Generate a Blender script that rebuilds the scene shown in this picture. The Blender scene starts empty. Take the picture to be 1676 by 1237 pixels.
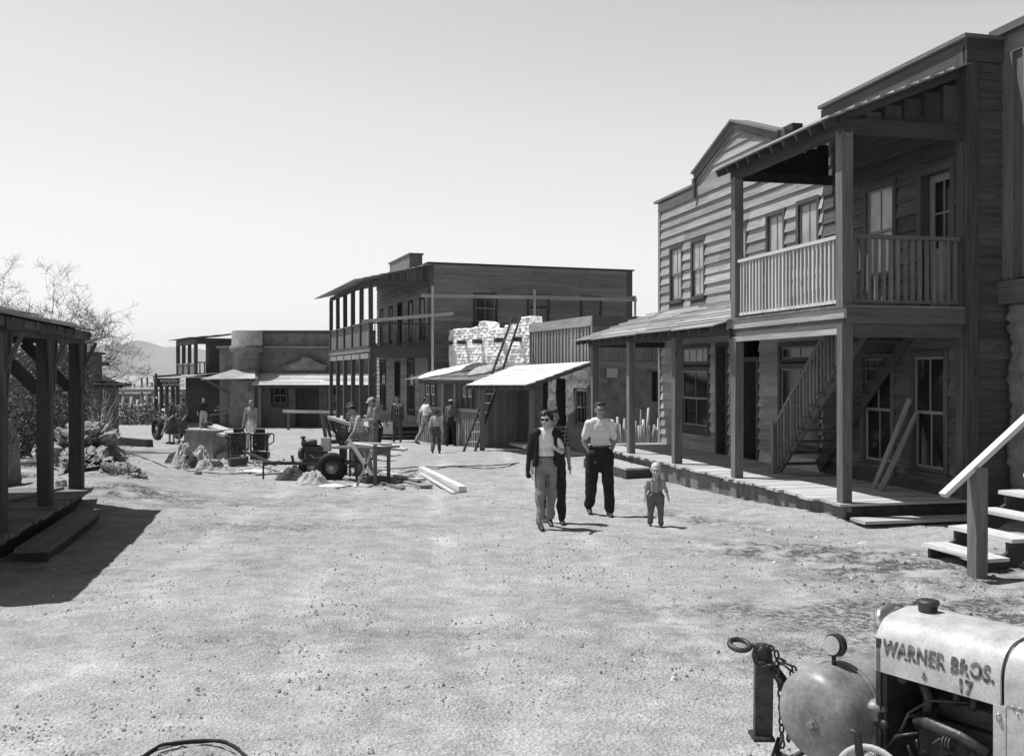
import bpy, bmesh, math, random
import numpy as np
from mathutils import Vector, Matrix, noise, Quaternion
random.seed(7)
scene = bpy.context.scene
R = math.radians
# ---------------------------------------------------------------- camera
CAMZ, F, CX, HY = 2.25, 1620.0, 838.0, 611.0
cd = bpy.data.cameras.new("camera"); cam = bpy.data.objects.new("camera", cd)
scene.collection.objects.link(cam); scene.camera = cam
cam.location = (0, 0, CAMZ); cam.rotation_euler = (R(90), 0, 0)
cd.sensor_width = 36; cd.lens = F/1676*36; cd.shift_y = -(618.5-HY)/1676
cd.clip_start = 0.1; cd.clip_end = 30000
# ---------------------------------------------------------------- sun and sky
SUN = Vector((0.43, -0.15, -1.0)).normalized()
sl = bpy.data.lights.new("sun", 'SUN'); so = bpy.data.objects.new("sun", sl); scene.collection.objects.link(so)
so.rotation_euler = SUN.to_track_quat('-Z', 'Y').to_euler(); so.location = (-20, 10, 60)
sl.energy = 5.0; sl.angle = R(0.5); sl.color = (1, 1, 1)
w = bpy.data.worlds.new("World"); scene.world = w; w.use_nodes = True
wn = w.node_tree; bg = wn.nodes['Background']
sky = wn.nodes.new('ShaderNodeTexSky'); sky.sky_type = 'NISHITA'; sky.sun_disc = False
sky.sun_elevation = math.asin(-SUN.z); sky.sun_rotation = math.atan2(-SUN.x, -SUN.y)
sky.dust_density = 0.05
bw = wn.nodes.new('ShaderNodeRGBToBW'); wn.links.new(sky.outputs[0], bw.inputs[0])
dv = wn.nodes.new('ShaderNodeMath'); dv.operation = 'DIVIDE'; dv.inputs[1].default_value = 10; wn.links.new(bw.outputs[0], dv.inputs[0])
rp = wn.nodes.new('ShaderNodeValToRGB'); wn.links.new(dv.outputs[0], rp.inputs[0]); e = rp.color_ramp.elements
e[0].position = .19; e[0].color = (.05, .05, .05, 1); e[1].position = .75; e[1].color = (.93, .93, .93, 1)
for p_, c_ in ((.235, .20), (.275, .52), (.36, .68), (.50, .82)): k_ = e.new(p_); k_.color = (c_, c_, c_, 1)
ml = wn.nodes.new('ShaderNodeMath'); ml.operation = 'MULTIPLY'; wn.links.new(rp.outputs[0], ml.inputs[0]); ml.inputs[1].default_value = 10.0
wn.links.new(ml.outputs[0], bg.inputs[0]); bg.inputs[1].default_value = 0.1
scene.view_settings.view_transform = 'Standard'; scene.view_settings.look = 'None'
scene.view_settings.exposure = 0.22; scene.view_settings.gamma = 1.0
scene.render.resolution_x = 1024; scene.render.resolution_y = 755
try:
    scene.cycles.max_bounces = 6; scene.cycles.diffuse_bounces = 3; scene.cycles.glossy_bounces = 3
    scene.cycles.volume_bounces = 0
except Exception: pass

# ---------------------------------------------------------------- helpers
def ss(a, b, x):
    t = min(1, max(0, (x-a)/(b-a))); return t*t*(3-2*t)
GY = [-100, 14, 18, 25, 40, 60, 100, 200, 500, 1500, 20000]
GZ = [0, 0, -.04, -.18, -.48, -.88, -1.7, -4, -8, -9, -10]
def g(x, y):
    z = float(np.interp(y, GY, GZ))
    return z
def at(px, py, Y):
    return Vector(((px-CX)/F*Y, Y, CAMZ+(HY-py)/F*Y))
def onground(px, py):
    Y = 16.0
    for _ in range(30):
        Y = (CAMZ-g(0, Y))*F/(py-HY)
    return Vector(((px-CX)/F*Y, Y, g(0, Y)))

def tag(o, label=None, cat=None, group=None, kind=None):
    if label: o['label'] = label
    if cat: o['category'] = cat
    if group: o['group'] = group
    if kind: o['kind'] = kind
    return o
def thing(name, loc, label, cat, group=None, rz=0):
    o = bpy.data.objects.new(name, None); scene.collection.objects.link(o)
    o.location = loc; o.rotation_euler = (0, 0, rz); o.empty_display_size = .3
    return tag(o, label, cat, group)
def copy_tree(o, parent=None):
    c = o.copy(); scene.collection.objects.link(c); c.parent = parent
    for ch in list(o.children): copy_tree(ch, c)
    return c

class W:
    """wall frame: origin (x,y), along-direction a, outward normal n"""
    def __init__(s, ox, oy, a, n):
        s.o = Vector((ox, oy, 0)); s.a = Vector((a[0], a[1], 0)).normalized(); s.n = Vector((n[0], n[1], 0)).normalized()
    def p(s, t, z, d=0.0):
        q = s.o+s.a*t+s.n*d; return Vector((q.x, q.y, z))

class MB:
    def __init__(s): s.v = []; s.f = []; s.t = []; s.c = []; s.sm = []
    def add(s, vs, fs, tone=1.0, cs=None, smooth=False):
        b = len(s.v); s.v.extend([tuple(v) for v in vs]); s.c.extend(cs if cs else [tuple(v) for v in vs])
        for f in fs: s.f.append(tuple(b+i for i in f)); s.t.append(tone); s.sm.append(smooth)
    def box8(s, P, tone=None, jit=0.0):
        # P: 8 points, order (000,100,110,010,001,101,111,011)
        if tone is None: tone = random.uniform(.8, 1.2)
        P = [Vector(p) for p in P]
        lx, ly, lz = (P[1]-P[0]).length, (P[3]-P[0]).length, (P[4]-P[0]).length
        L = [(lx, 0), (ly, 1), (lz, 2)]; L.sort(key=lambda q: -q[0])
        o = [random.uniform(0, 50) for _ in range(3)]
        loc = [(0,0,0),(1,0,0),(1,1,0),(0,1,0),(0,0,1),(1,0,1),(1,1,1),(0,1,1)]
        cs = [tuple(o[k]+c[L[k][1]]*L[k][0] for k in range(3)) for c in loc]
        if jit: P = [p+Vector((random.uniform(-jit, jit), random.uniform(-jit, jit), random.uniform(-jit, jit))) for p in P]
        s.add(P, [(0,3,2,1),(4,5,6,7),(0,1,5,4),(1,2,6,5),(2,3,7,6),(3,0,4,7)], tone, cs)
    def wb(s, w, t0, t1, z0, z1, d0, d1, tone=None, jit=0.0, dz=0.0):
        # dz: extra height at t1 end
        s.box8([w.p(t0,z0,d0),w.p(t1,z0+dz,d0),w.p(t1,z0+dz,d1),w.p(t0,z0,d1),
                w.p(t0,z1,d0),w.p(t1,z1+dz,d0),w.p(t1,z1+dz,d1),w.p(t0,z1,d1)], tone, jit)
    def box(s, x0, x1, y0, y1, z0, z1, tone=None, jit=0.0):
        s.box8([(x0,y0,z0),(x1,y0,z0),(x1,y1,z0),(x0,y1,z0),(x0,y0,z1),(x1,y0,z1),(x1,y1,z1),(x0,y1,z1)], tone, jit)
    def bar(s, p, q, w, h, up=(0,0,1), tone=None, jit=0.0):
        p, q = Vector(p), Vector(q); a = (q-p).normalized(); u = Vector(up)
        if abs(a.dot(u)) > .98: u = Vector((0,1,0))
        sd = a.cross(u).normalized(); u = sd.cross(a).normalized(); sd *= w/2; u *= h/2
        s.box8([p-sd-u, q-sd-u, q+sd-u, p+sd-u, p-sd+u, q-sd+u, q+sd+u, p+sd+u], tone, jit)
    def tube(s, pts, rad, n=8, tone=1.0, caps=True, smooth=True):
        pts = [Vector(p) for p in pts]
        if not hasattr(rad, '__len__'): rad = [rad]*len(pts)
        vs = []; cs = []; L = 0; pu = None; off = random.uniform(0, 50)
        for i, p in enumerate(pts):
            a = (pts[min(i+1, len(pts)-1)]-pts[max(i-1, 0)])
            a = a.normalized() if a.length > 1e-9 else Vector((0,0,1))
            if pu is None:
                u = Vector((0,0,1)) if abs(a.z) < .9 else Vector((1,0,0))
            else: u = pu
            sd = a.cross(u)
            if sd.length < 1e-6: sd = a.cross(Vector((0,1,0.1)))
            sd.normalize(); u = sd.cross(a).normalized(); pu = u
            if i: L += (p-pts[i-1]).length
            for k in range(n):
                th = 2*math.pi*k/n
                vs.append(p+(sd*math.cos(th)+u*math.sin(th))*rad[i]); cs.append((off+L, off+rad[i]*math.cos(th), rad[i]*math.sin(th)))
        fs = [(i*n+k, i*n+(k+1)%n, (i+1)*n+(k+1)%n, (i+1)*n+k) for i in range(len(pts)-1) for k in range(n)]
        if caps: fs += [tuple(range(n-1, -1, -1)), tuple((len(pts)-1)*n+k for k in range(n))]
        s.add(vs, fs, tone, cs, smooth)
    def cap(s, p, q, r0, r1, n=12, tone=1.0):
        # tapered capsule
        p, q = Vector(p), Vector(q); a = (q-p); L = a.length
        if L < 1e-5: s.ell(p, (r0,)*3, tone=tone); return
        a.normalize(); pts = []; rr = []
        for th in (85, 60, 35, 12): pts.append(p-a*r0*math.sin(R(th))); rr.append(r0*math.cos(R(th)))
        for k in range(4): t = k/3; pts.append(p+a*L*t); rr.append(r0+(r1-r0)*t)
        for th in (12, 35, 60, 85): pts.append(q+a*r1*math.sin(R(th))); rr.append(r1*math.cos(R(th)))
        s.tube(pts, rr, n, tone)
    def ell(s, c, r, rot=None, n=14, m=8, tone=1.0, smooth=True):
        c = Vector(c); vs = []; fs = []
        for i in range(1, m):
            ph = math.pi*i/m
            for k in range(n):
                th = 2*math.pi*k/n
                v = Vector((r[0]*math.sin(ph)*math.cos(th), r[1]*math.sin(ph)*math.sin(th), r[2]*math.cos(ph)))
                if rot: v = rot @ v
                vs.append(c+v)
        t = Vector((0,0,r[2])); b = Vector((0,0,-r[2]))
        if rot: t = rot @ t; b = rot @ b
        vs += [c+t, c+b]; T = len(vs)-2; B = T+1
        for i in range(m-2):
            for k in range(n): fs.append((i*n+k, (i+1)*n+k, (i+1)*n+(k+1)%n, i*n+(k+1)%n))
        for k in range(n): fs.append((T, k, (k+1)%n)); fs.append((B, (m-2)*n+(k+1)%n, (m-2)*n+k))
        s.add(vs, fs, tone, None, smooth)
    def ring(s, c, axis, Rr, r, n=24, m=8, tone=1.0, squash=1.0):
        # torus
        c = Vector(c); a = Vector(axis).normalized(); u = a.orthogonal().normalized(); v = a.cross(u)
        vs = []; fs = []
        for i in range(n):
            th = 2*math.pi*i/n; d = u*math.cos(th)+v*math.sin(th)
            for k in range(m):
                ph = 2*math.pi*k/m; vs.append(c+d*(Rr+r*math.cos(ph))+a*r*squash*math.sin(ph))
        for i in range(n):
            for k in range(m): fs.append((i*m+k, ((i+1)%n)*m+k, ((i+1)%n)*m+(k+1)%m, i*m+(k+1)%m))
        s.add(vs, fs, tone, None, True)
    def lathe(s, c, axis, prof, n=20, tone=1.0, smooth=True):
        # prof: list of (along, radius)
        c = Vector(c); a = Vector(axis).normalized()
        s.tube([c+a*t for t, r in prof], [max(r, 1e-4) for t, r in prof], n, tone, True, smooth)
    def mesh(s, name, off=(0,0,0)):
        me = bpy.data.meshes.new(name); o = Vector(off)
        vv = [(x-o.x, y-o.y, z-o.z) for x, y, z in s.v] if o.length else s.v
        me.from_pydata(vv, [], s.f); 
        at_ = me.attributes.new('tone', 'FLOAT', 'FACE'); at_.data.foreach_set('value', np.array(s.t, dtype=np.float32))
        ac = me.attributes.new('wc', 'FLOAT_VECTOR', 'POINT'); ac.data.foreach_set('vector', np.array(s.c, dtype=np.float32).ravel())
        me.polygons.foreach_set('use_smooth', np.array(s.sm, dtype=bool))
        bm = bmesh.new(); bm.from_mesh(me); bmesh.ops.recalc_face_normals(bm, faces=bm.faces); bm.to_mesh(me); bm.free()
        me.update(); return me
    def build(s, name, mat, parent=None, local=False, **kw):
        off = (0,0,0)
        if parent is not None and not local:
            pp = parent; off = Vector((0,0,0))
            while pp is not None: off += Vector(pp.location); pp = pp.parent
        me = s.mesh(name, off); me.materials.append(mat)
        o = bpy.data.objects.new(name, me); scene.collection.objects.link(o)
        if parent is not None: o.parent = parent
        tag(o, **kw); return o

def remeshed(mb, voxel, smooth=3):
    me = mb.mesh('tmp'); o = bpy.data.objects.new('tmp', me); scene.collection.objects.link(o)
    m = o.modifiers.new('r', 'REMESH'); m.mode = 'VOXEL'; m.voxel_size = voxel; m.use_smooth_shade = True
    if smooth:
        q = o.modifiers.new('s', 'SMOOTH'); q.factor = .5; q.iterations = smooth
    dg = bpy.context.evaluated_depsgraph_get()
    out = bpy.data.meshes.new_from_object(o.evaluated_get(dg))
    bpy.data.objects.remove(o); bpy.data.meshes.remove(me)
    return out
def obj(name, me, mat, parent=None, **kw):
    me.name = name; me.materials.clear(); me.materials.append(mat)
    o = bpy.data.objects.new(name, me); scene.collection.objects.link(o)
    if parent is not None: o.parent = parent
    return tag(o, **kw)
def crumple(me, amp, fr, seed=0.0):
    n = len(me.vertices); co = np.empty(n*3, np.float32); me.vertices.foreach_get('co', co); no = np.empty(n*3, np.float32)
    me.vertices.foreach_get('normal', no); co = co.reshape(-1, 3); no = no.reshape(-1, 3)
    for i in range(n):
        c = co[i]; k = noise.noise(Vector((c[0]*fr+seed, c[1]*fr, c[2]*fr*.7)))+.5*noise.noise(Vector((c[0]*fr*2.3, c[1]*fr*2.3+seed, c[2]*fr*1.6)))
        co[i] = c+no[i]*(k*amp)
    me.vertices.foreach_set('co', co.ravel()); me.update()

# ---------------------------------------------------------------- materials (all neutral greys: black and white picture)
def newmat(name):
    m = bpy.data.materials.new(name); m.use_nodes = True; nt = m.node_tree; b = nt.nodes['Principled BSDF']
    return m, nt, b
def N(nt, t, **kw):
    n = nt.nodes.new(t)
    for k, v in kw.items(): setattr(n, k, v)
    return n
def mixval(nt, a, b, fac=None, op='MULTIPLY'):
    n = N(nt, 'ShaderNodeMath', operation=op)
    for i, x in enumerate((a, b)):
        if isinstance(x, (int, float)): n.inputs[i].default_value = x
        else: nt.links.new(x, n.inputs[i])
    return n.outputs[0]
def mr(nt, src, a, b, c, d):
    n = N(nt, 'ShaderNodeMapRange'); nt.links.new(src, n.inputs[0])
    for i, x in enumerate((a, b, c, d)): n.inputs[i+1].default_value = x
    return n.outputs[0]
def nz(nt, vec, scale, detail=4, rough=.55, dist=0.0):
    n = N(nt, 'ShaderNodeTexNoise'); n.inputs['Scale'].default_value = scale; n.inputs['Detail'].default_value = detail
    n.inputs['Roughness'].default_value = rough; n.inputs['Distortion'].default_value = dist
    if vec is not None: nt.links.new(vec, n.inputs['Vector'])
    return n.outputs['Fac']
def mapv(nt, vec, sc):
    n = N(nt, 'ShaderNodeMapping'); n.inputs['Scale'].default_value = sc; nt.links.new(vec, n.inputs['Vector']); return n.outputs[0]
def bump(nt, b, h, strength, dist):
    n = N(nt, 'ShaderNodeBump'); n.inputs['Strength'].default_value = strength; n.inputs['Distance'].default_value = dist
    nt.links.new(h, n.inputs['Height']); nt.links.new(n.outputs[0], b.inputs['Normal'])
def wood(name, base, rough=.8, contrast=1.0):
    m, nt, b = newmat(name)
    a = N(nt, 'ShaderNodeAttribute', attribute_name='wc'); t = N(nt, 'ShaderNodeAttribute', attribute_name='tone')
    g1 = nz(nt, mapv(nt, a.outputs['Vector'], (1.3, 28, 28)), 1, 5, .65, .6)
    g2 = nz(nt, mapv(nt, a.outputs['Vector'], (.8, 5, 5)), 1.0, 3, .5)
    kn = N(nt, 'ShaderNodeTexVoronoi'); kn.inputs['Scale'].default_value = 1; nt.links.new(mapv(nt, a.outputs['Vector'], (1.6, 5, 5)), kn.inputs['Vector'])
    knot = mr(nt, kn.outputs['Distance'], .04, .13, .5, 1)
    v = mixval(nt, mr(nt, g1, .3, .7, 1-.30*contrast, 1+.24*contrast), mr(nt, g2, .3, .7, 1-.13*contrast, 1+.12*contrast))
    v = mixval(nt, v, knot); v = mixval(nt, v, t.outputs['Fac']); v = mixval(nt, v, base)
    cb = N(nt, 'ShaderNodeCombineColor'); [nt.links.new(v, cb.inputs[i]) for i in range(3)]
    nt.links.new(cb.outputs[0], b.inputs['Base Color']); b.inputs['Roughness'].default_value = rough
    b.inputs['Specular IOR Level'].default_value = .25
    bump(nt, b, g1, .5, .006); return m
def rough(name, base, sc=6.0, amp=.3, rgh=.9, bd=.01, fine=60.0, spec=.15, metal=0.0, tone=False):
    m, nt, b = newmat(name); tc = N(nt, 'ShaderNodeTexCoord').outputs['Object']
    a1 = nz(nt, tc, sc, 5, .6); a2 = nz(nt, tc, fine, 3, .6)
    v = mixval(nt, mr(nt, a1, .3, .7, 1-amp, 1+amp), mr(nt, a2, .3, .7, 1-amp*.5, 1+amp*.5)); v = mixval(nt, v, base)
    if tone:
        t = N(nt, 'ShaderNodeAttribute', attribute_name='tone'); v = mixval(nt, v, t.outputs['Fac'])
    cb = N(nt, 'ShaderNodeCombineColor'); [nt.links.new(v, cb.inputs[i]) for i in range(3)]
    nt.links.new(cb.outputs[0], b.inputs['Base Color']); b.inputs['Roughness'].default_value = rgh
    b.inputs['Specular IOR Level'].default_value = spec; b.inputs['Metallic'].default_value = metal
    if bd: bump(nt, b, mixval(nt, a1, a2, op='ADD'), .5, bd)
    return m
def plaid(name, c0, c1, per, width, soft=False):
    m, nt, b = newmat(name); tc = N(nt, 'ShaderNodeTexCoord').outputs['Object']; sp = N(nt, 'ShaderNodeSeparateXYZ'); nt.links.new(tc, sp.inputs[0])
    def stripe(o):
        x = mixval(nt, o, per, op='DIVIDE'); x = mixval(nt, x, 1.0, op='WRAP') if False else x
        f = N(nt, 'ShaderNodeMath', operation='FRACT'); nt.links.new(x, f.inputs[0]); return mr(nt, f.outputs[0], width-.08, width+.08, 1, 0)
    hx = stripe(mixval(nt, sp.outputs[0], mixval(nt, sp.outputs[1], .8), op='ADD')); hz = stripe(sp.outputs[2])
    mx = N(nt, 'ShaderNodeMath', operation='MAXIMUM' if not soft else 'ADD'); nt.links.new(hx, mx.inputs[0]); nt.links.new(hz, mx.inputs[1])
    v = mr(nt, mx.outputs[0], 0, 1 if not soft else 2, c0, c1)
    cb = N(nt, 'ShaderNodeCombineColor'); [nt.links.new(v, cb.inputs[i]) for i in range(3)]
    nt.links.new(cb.outputs[0], b.inputs['Base Color']); b.inputs['Roughness'].default_value = .9; b.inputs['Specular IOR Level'].default_value = .1
    return m
MT = dict(
 dark=wood('dark_shade_wood', .072), darker=wood('dark_wood', .042), mid=wood('weathered_wood', .155, contrast=1.2), light=wood('pale_new_wood', .5, contrast=.7),  # dark woods carry some shade in the base colour for shaded timber
 siding=wood('siding_wood', .28, contrast=1.1), sidingA=wood('shade_darkened_siding', .082, contrast=1.5), sidingM=wood('hotel_siding', .17, contrast=1.0),  # sidingA base darkened to deepen the porch shade; siding lighter for sunlit walls
 deck=wood('deck_plank', .42, contrast=.9), shake=wood('roof_board', .34, contrast=1.1), shakeL=wood('pale_roof_board', .62, contrast=.8),
 trim=wood('window_trim', .07), rail=wood('scaffold_wood', .26), sash=wood('sash_wood', .2, contrast=.5), batten=wood('batten_wood', .2, contrast=1.2),
 whitesash=wood('pale_sash', .5, contrast=.4), pole=wood('stick', .42, contrast=1.3),
 adobe=rough('adobe', .17, 3, .35, .95, .03, 40), adobeL=rough('light_adobe', .20, 2.5, .3, .95, .03, 30), plaster=rough('white_plaster', .78, 5, .35, .9, .02, 50),
 stucco=rough('stucco', .2, 3, .3, .95, .01, 60), stone=rough('pale_stone', .40, 4, .35, .95, .03, 30),
 cloth_w=rough('white_cloth', .68, 9, .06, .9, .004, 200), cloth_d=rough('dark_cloth', .025, 9, .2, .85, .004, 200), cloth_g=rough('grey_cloth', .14, 9, .15, .9, .004, 200),
 cloth_k=rough('khaki_cloth', .24, 9, .12, .9, .004, 200), cloth_l=rough('pale_cloth', .42, 9, .12, .9, .004, 200), suit=rough('suit_cloth', .085, 12, .2, .85, .003, 200),
 skin=rough('skin', .27, 12, .08, .55, .001, 80, .35), skin_l=rough('light_skin', .42, 12, .06, .55, .001, 80, .35), hair=rough('dark_hair', .018, 40, .4, .5, .006, 120, .4), hair_b=rough('blond_hair', .5, 40, .2, .6, .004, 120, .3),
 leather=rough('leather', .02, 20, .3, .45, .002, 90, .5), black=rough('black_rubber', .018, 15, .3, .75, .003, 90, .3), iron=rough('dark_iron', .05, 14, .5, .5, .002, 90, .5, .4),
 steel=rough('grey_steel', .42, 5, .2, .5, .002, 60, .5, .3), tankp=rough('tank_paint', .21, 5, .35, .42, .001, 40, .5), hood=rough('white_hood_paint', .42, 7, .28, .5, .001, 70, .5),
 letter=rough('stencil_paint', .12, 30, .9, .6, 0, 90, .3), grease=rough('oily_engine', .03, 12, .7, .45, .004, 60, .5), chrome=rough('worn_chrome', .6, 6, .2, .25, 0, 60, .5, .9),
 canvas=rough('canvas', .40, 8, .3, .95, .01, 100), rag=rough('dark_rag', .07, 8, .5, .95, .01, 100), thatch=rough('reed_mat', .35, 20, .6, .95, .02, 120), tar=rough('tar_paper', .16, 6, .5, .9, .01, 80),
 bark=rough('bark', .11, 9, .4, .95, .01, 60), twig=rough('twig', .10, 9, .3, .95, 0, 60), leaf=rough('dry_leaf', .10, 3, .5, .9, 0, 60, tone=True), cactus=rough('cactus', .06, 9, .3, .9, 0, 60),
 rock=rough('rock', .25, 6, .35, .95, .02, 50), signp=rough('sign_black', .02, 9, .3, .6, 0, 60), signw=rough('sign_letters', .45, 40, .5, .7, 0, 60), paper=rough('paper', .5, 9, .1, .9, 0, 60),
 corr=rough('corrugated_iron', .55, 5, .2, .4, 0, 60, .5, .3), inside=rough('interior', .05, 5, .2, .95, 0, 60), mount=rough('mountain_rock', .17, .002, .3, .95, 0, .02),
 tweed=rough('tweed', .12, 9, .15, .9, .003, 220),
)
MT['check'] = plaid('check_trousers', .13, .36, .02, .35, True); MT['plaid_d'] = plaid('dark_plaid', .03, .25, .06, .2); MT['plaid_l'] = plaid('light_plaid', .55, .12, .075, .35, True)
MT['stripe'] = plaid('child_check', .38, .17, .03, .4, True)
def glassmat(name, base, rg=.08):
    m, nt, b = newmat(name); tc = N(nt, 'ShaderNodeTexCoord').outputs['Object']; a = nz(nt, tc, 2.2, 4, .6)
    v = mixval(nt, mr(nt, a, .35, .7, .8, 1.5), base); cb = N(nt, 'ShaderNodeCombineColor'); [nt.links.new(v, cb.inputs[i]) for i in range(3)]
    nt.links.new(cb.outputs[0], b.inputs['Base Color']); b.inputs['Roughness'].default_value = rg; b.inputs['IOR'].default_value = 1.5
    bump(nt, b, nz(nt, tc, 1.5, 1), .04, .02)
    return m
MT['glass'] = glassmat('window_glass', .012); MT['grey_pane'] = glassmat('grey_glass', .30, .3)  # second glass: paler grey base, rougher finish
MT['shades'] = glassmat('sunglass', .004)

# ---------------------------------------------------------------- wall builders
def cells(t0, t1, z0, z1, ops):
    zs = sorted({z0, z1} | {z for o in ops for z in (o[2], o[3]) if z0 < z < z1}); out = []
    for a, b in zip(zs, zs[1:]):
        m = (a+b)/2; cuts = sorted([(o[0], o[1]) for o in ops if o[2] < m < o[3]]); x = t0
        for c, d in cuts:
            if c > x: out.append((x, min(c, t1), a, b))
            x = max(x, d)
        if x < t1: out.append((x, t1, a, b))
    return out
def backing(mb, w, t0, t1, z0, z1, d0, d1, ops=()):
    for a, b, c, d in cells(t0, t1, z0, z1, ops): mb.wb(w, a, b, c, d, d0, d1, 1.0)
def siding(mb, w, t0, t1, z0, z1, ops=(), bh=.24, lap=.04, tv=.25, inner=-.055):
    z = z0
    while z < z1-.01:
        h = bh*random.uniform(.9, 1.1); zt = min(z+h, z1); lp = lap*random.uniform(.75, 1.15)
        brk = [t0]; x = t0
        while True:
            x += random.uniform(2.4, 4.8)
            if x > t1-.6: break
            brk.append(x)
        brk.append(t1); tones = [random.uniform(1-tv, 1+tv) for _ in brk]
        for a, b, c, d in cells(t0, t1, z, zt, ops):
            for i in range(len(brk)-1):
                p, q = max(a, brk[i]), min(b, brk[i+1])
                if q-p < .01: continue
                if q < b: q -= .004
                dc = lp+(.004-lp)*(c-z)/(zt-z); dd = lp+(.004-lp)*(d-z)/(zt-z); j = i*.0015
                mb.box8([w.p(p,c,inner),w.p(q,c,inner),w.p(q,c,dc+j),w.p(p,c,dc+j),w.p(p,d,inner),w.p(q,d,inner),w.p(q,d,dd+j),w.p(p,d,dd+j)], tones[i])
        z = zt
def battens(mb, w, t0, t1, z0, z1, bw=.28, ops=(), d=0.0, bt=.022):
    t = t0
    while t < t1-.02:
        q = min(t+bw*random.uniform(.85, 1.15), t1); tone = random.uniform(.75, 1.25)
        for a, b, c, e in cells(t, q, z0, z1, ops): mb.wb(w, a, b, c, e, d-.05, d+random.uniform(0, .006), tone)
        for a, b, c, e in cells(q-.03, q+.03, z0, z1, ops): mb.wb(w, a, b, c, e, d+.007, d+.007+bt, tone*random.uniform(.85, 1.15))
        t = q
def window(par, w, t0, t1, z0, z1, cols=2, pane='glass', trim='trim', cw=.10, two=True, sill=True, sash='sash', d=0.0, lab=None, proud=.05):
    a = MB(); s_ = MB(); gl = MB()
    a.wb(w, t0, t0+cw, z0, z1, d-.05, d+proud); a.wb(w, t1-cw, t1, z0, z1, d-.05, d+proud); a.wb(w, t0+cw, t1-cw, z1-cw, z1, d-.05, d+proud+.004)
    a.wb(w, t0+cw, t1-cw, z0, z0+.05, d-.05, d+proud-.003)
    wi = a.build('window', MT[trim], par, label=lab)
    if sill:
        b = MB(); b.wb(w, t0-.06, t1+.06, z0-.05, z0-.002, d-.05, d+proud+.06); b.wb(w, t0-.02, t1+.02, z0-.17, z0-.052, d-.05, d+proud-.01); b.build('sill', MT[trim], wi)
    x0, x1, y0, y1 = t0+cw, t1-cw, z0+.05, z1-cw; zm = (y0+y1)/2
    bands = [(y0, zm+.02, d-.045), (zm-.02, y1, d-.02)] if two else [(y0, y1, d-.03)]
    for p, q, dd in bands:
        s_.wb(w, x0, x0+.045, p, q, dd, dd+.03); s_.wb(w, x1-.045, x1, p, q, dd, dd+.03); s_.wb(w, x0+.045, x1-.045, p, p+.05, dd, dd+.027); s_.wb(w, x0+.045, x1-.045, q-.04, q, dd, dd+.028)
        for k in range(1, cols): xx = x0+(x1-x0)*k/cols; s_.wb(w, xx-.012, xx+.012, p+.05, q-.04, dd+.003, dd+.024)
        gl.wb(w, x0+.02, x1-.02, p+.02, q-.02, dd+.005, dd+.012, 1.0)
    s_.build('sash', MT[sash], wi); gl.build('pane', MT[pane], wi); return wi
def rough_wall(w, t0, t1, z0, z1, amp=.03, brick=(.42, .12), bamp=.02, thick=.35, dt=.05, topf=None, seed=0, ops=(), d=0.0, endamp=0):
    """lumpy masonry face on a solid slab; returns MB"""
    mb = MB(); nt_, nzz = max(2, int((t1-t0)/dt)), max(2, int((z1-z0)/dt)); vs = []; idx = {}
    for j in range(nzz+1):
        for i in range(nt_+1):
            t = t0+(t1-t0)*i/nt_; zf = j/nzz; zt = z1+(topf(t) if topf else 0); z = z0+(zt-z0)*zf
            row = math.floor(z/brick[1]); fz = z/brick[1]-row; off = (row*.37) % 1 + .13*math.sin(row*7.3); col = (t/brick[0]+off); ft = col-math.floor(col)
            lump = min(1, 4*min(fz, 1-fz))**.5*min(1, 7*min(ft, 1-ft))**.5
            rnd = noise.noise(Vector((math.floor(col)*3.7+seed, row*5.1, 1.3)))
            dd = d+bamp*(lump-.5)+bamp*.7*rnd+amp*noise.noise(Vector((t*2.3+seed, z*2.3, 0)))+amp*.5*noise.noise(Vector((t*9+seed, z*9, 4)))
            ed = 1.0
            if j == nzz: dd -= .03
            vs.append(w.p(t, z, dd))
    m = nt_+1; fs = []
    for j in range(nzz):
        for i in range(nt_):
            tc, zc = t0+(t1-t0)*(i+.5)/nt_, z0+(z1-z0)*(j+.5)/nzz
            if any(o[0] < tc < o[1] and o[2] < zc < o[3] for o in ops): continue
            fs.append((j*m+i, j*m+i+1, (j+1)*m+i+1, (j+1)*m+i))
    # top, sides joined to a back rim
    base = len(vs)
    for i in range(m): t = t0+(t1-t0)*i/nt_; vs.append(w.p(t, z1+(topf(t) if topf else 0)-.02, d-thick))
    for i in range(nt_): fs.append((nzz*m+i, nzz*m+i+1, base+i+1, base+i))
    b2 = len(vs)
    for j in range(nzz+1): 
        for tt in (t0, t1):
            vs.append(w.p(tt, vs[j*m].z if tt == t0 else vs[j*m+nt_].z, d-thick))
    for j in range(nzz):
        fs.append((j*m, (j+1)*m, b2+2*(j+1), b2+2*j)); fs.append((j*m+nt_, (j+1)*m+nt_, b2+2*(j+1)+1, b2+2*j+1))
    mb.add(vs, fs, 1.0, None, True); return mb
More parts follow.
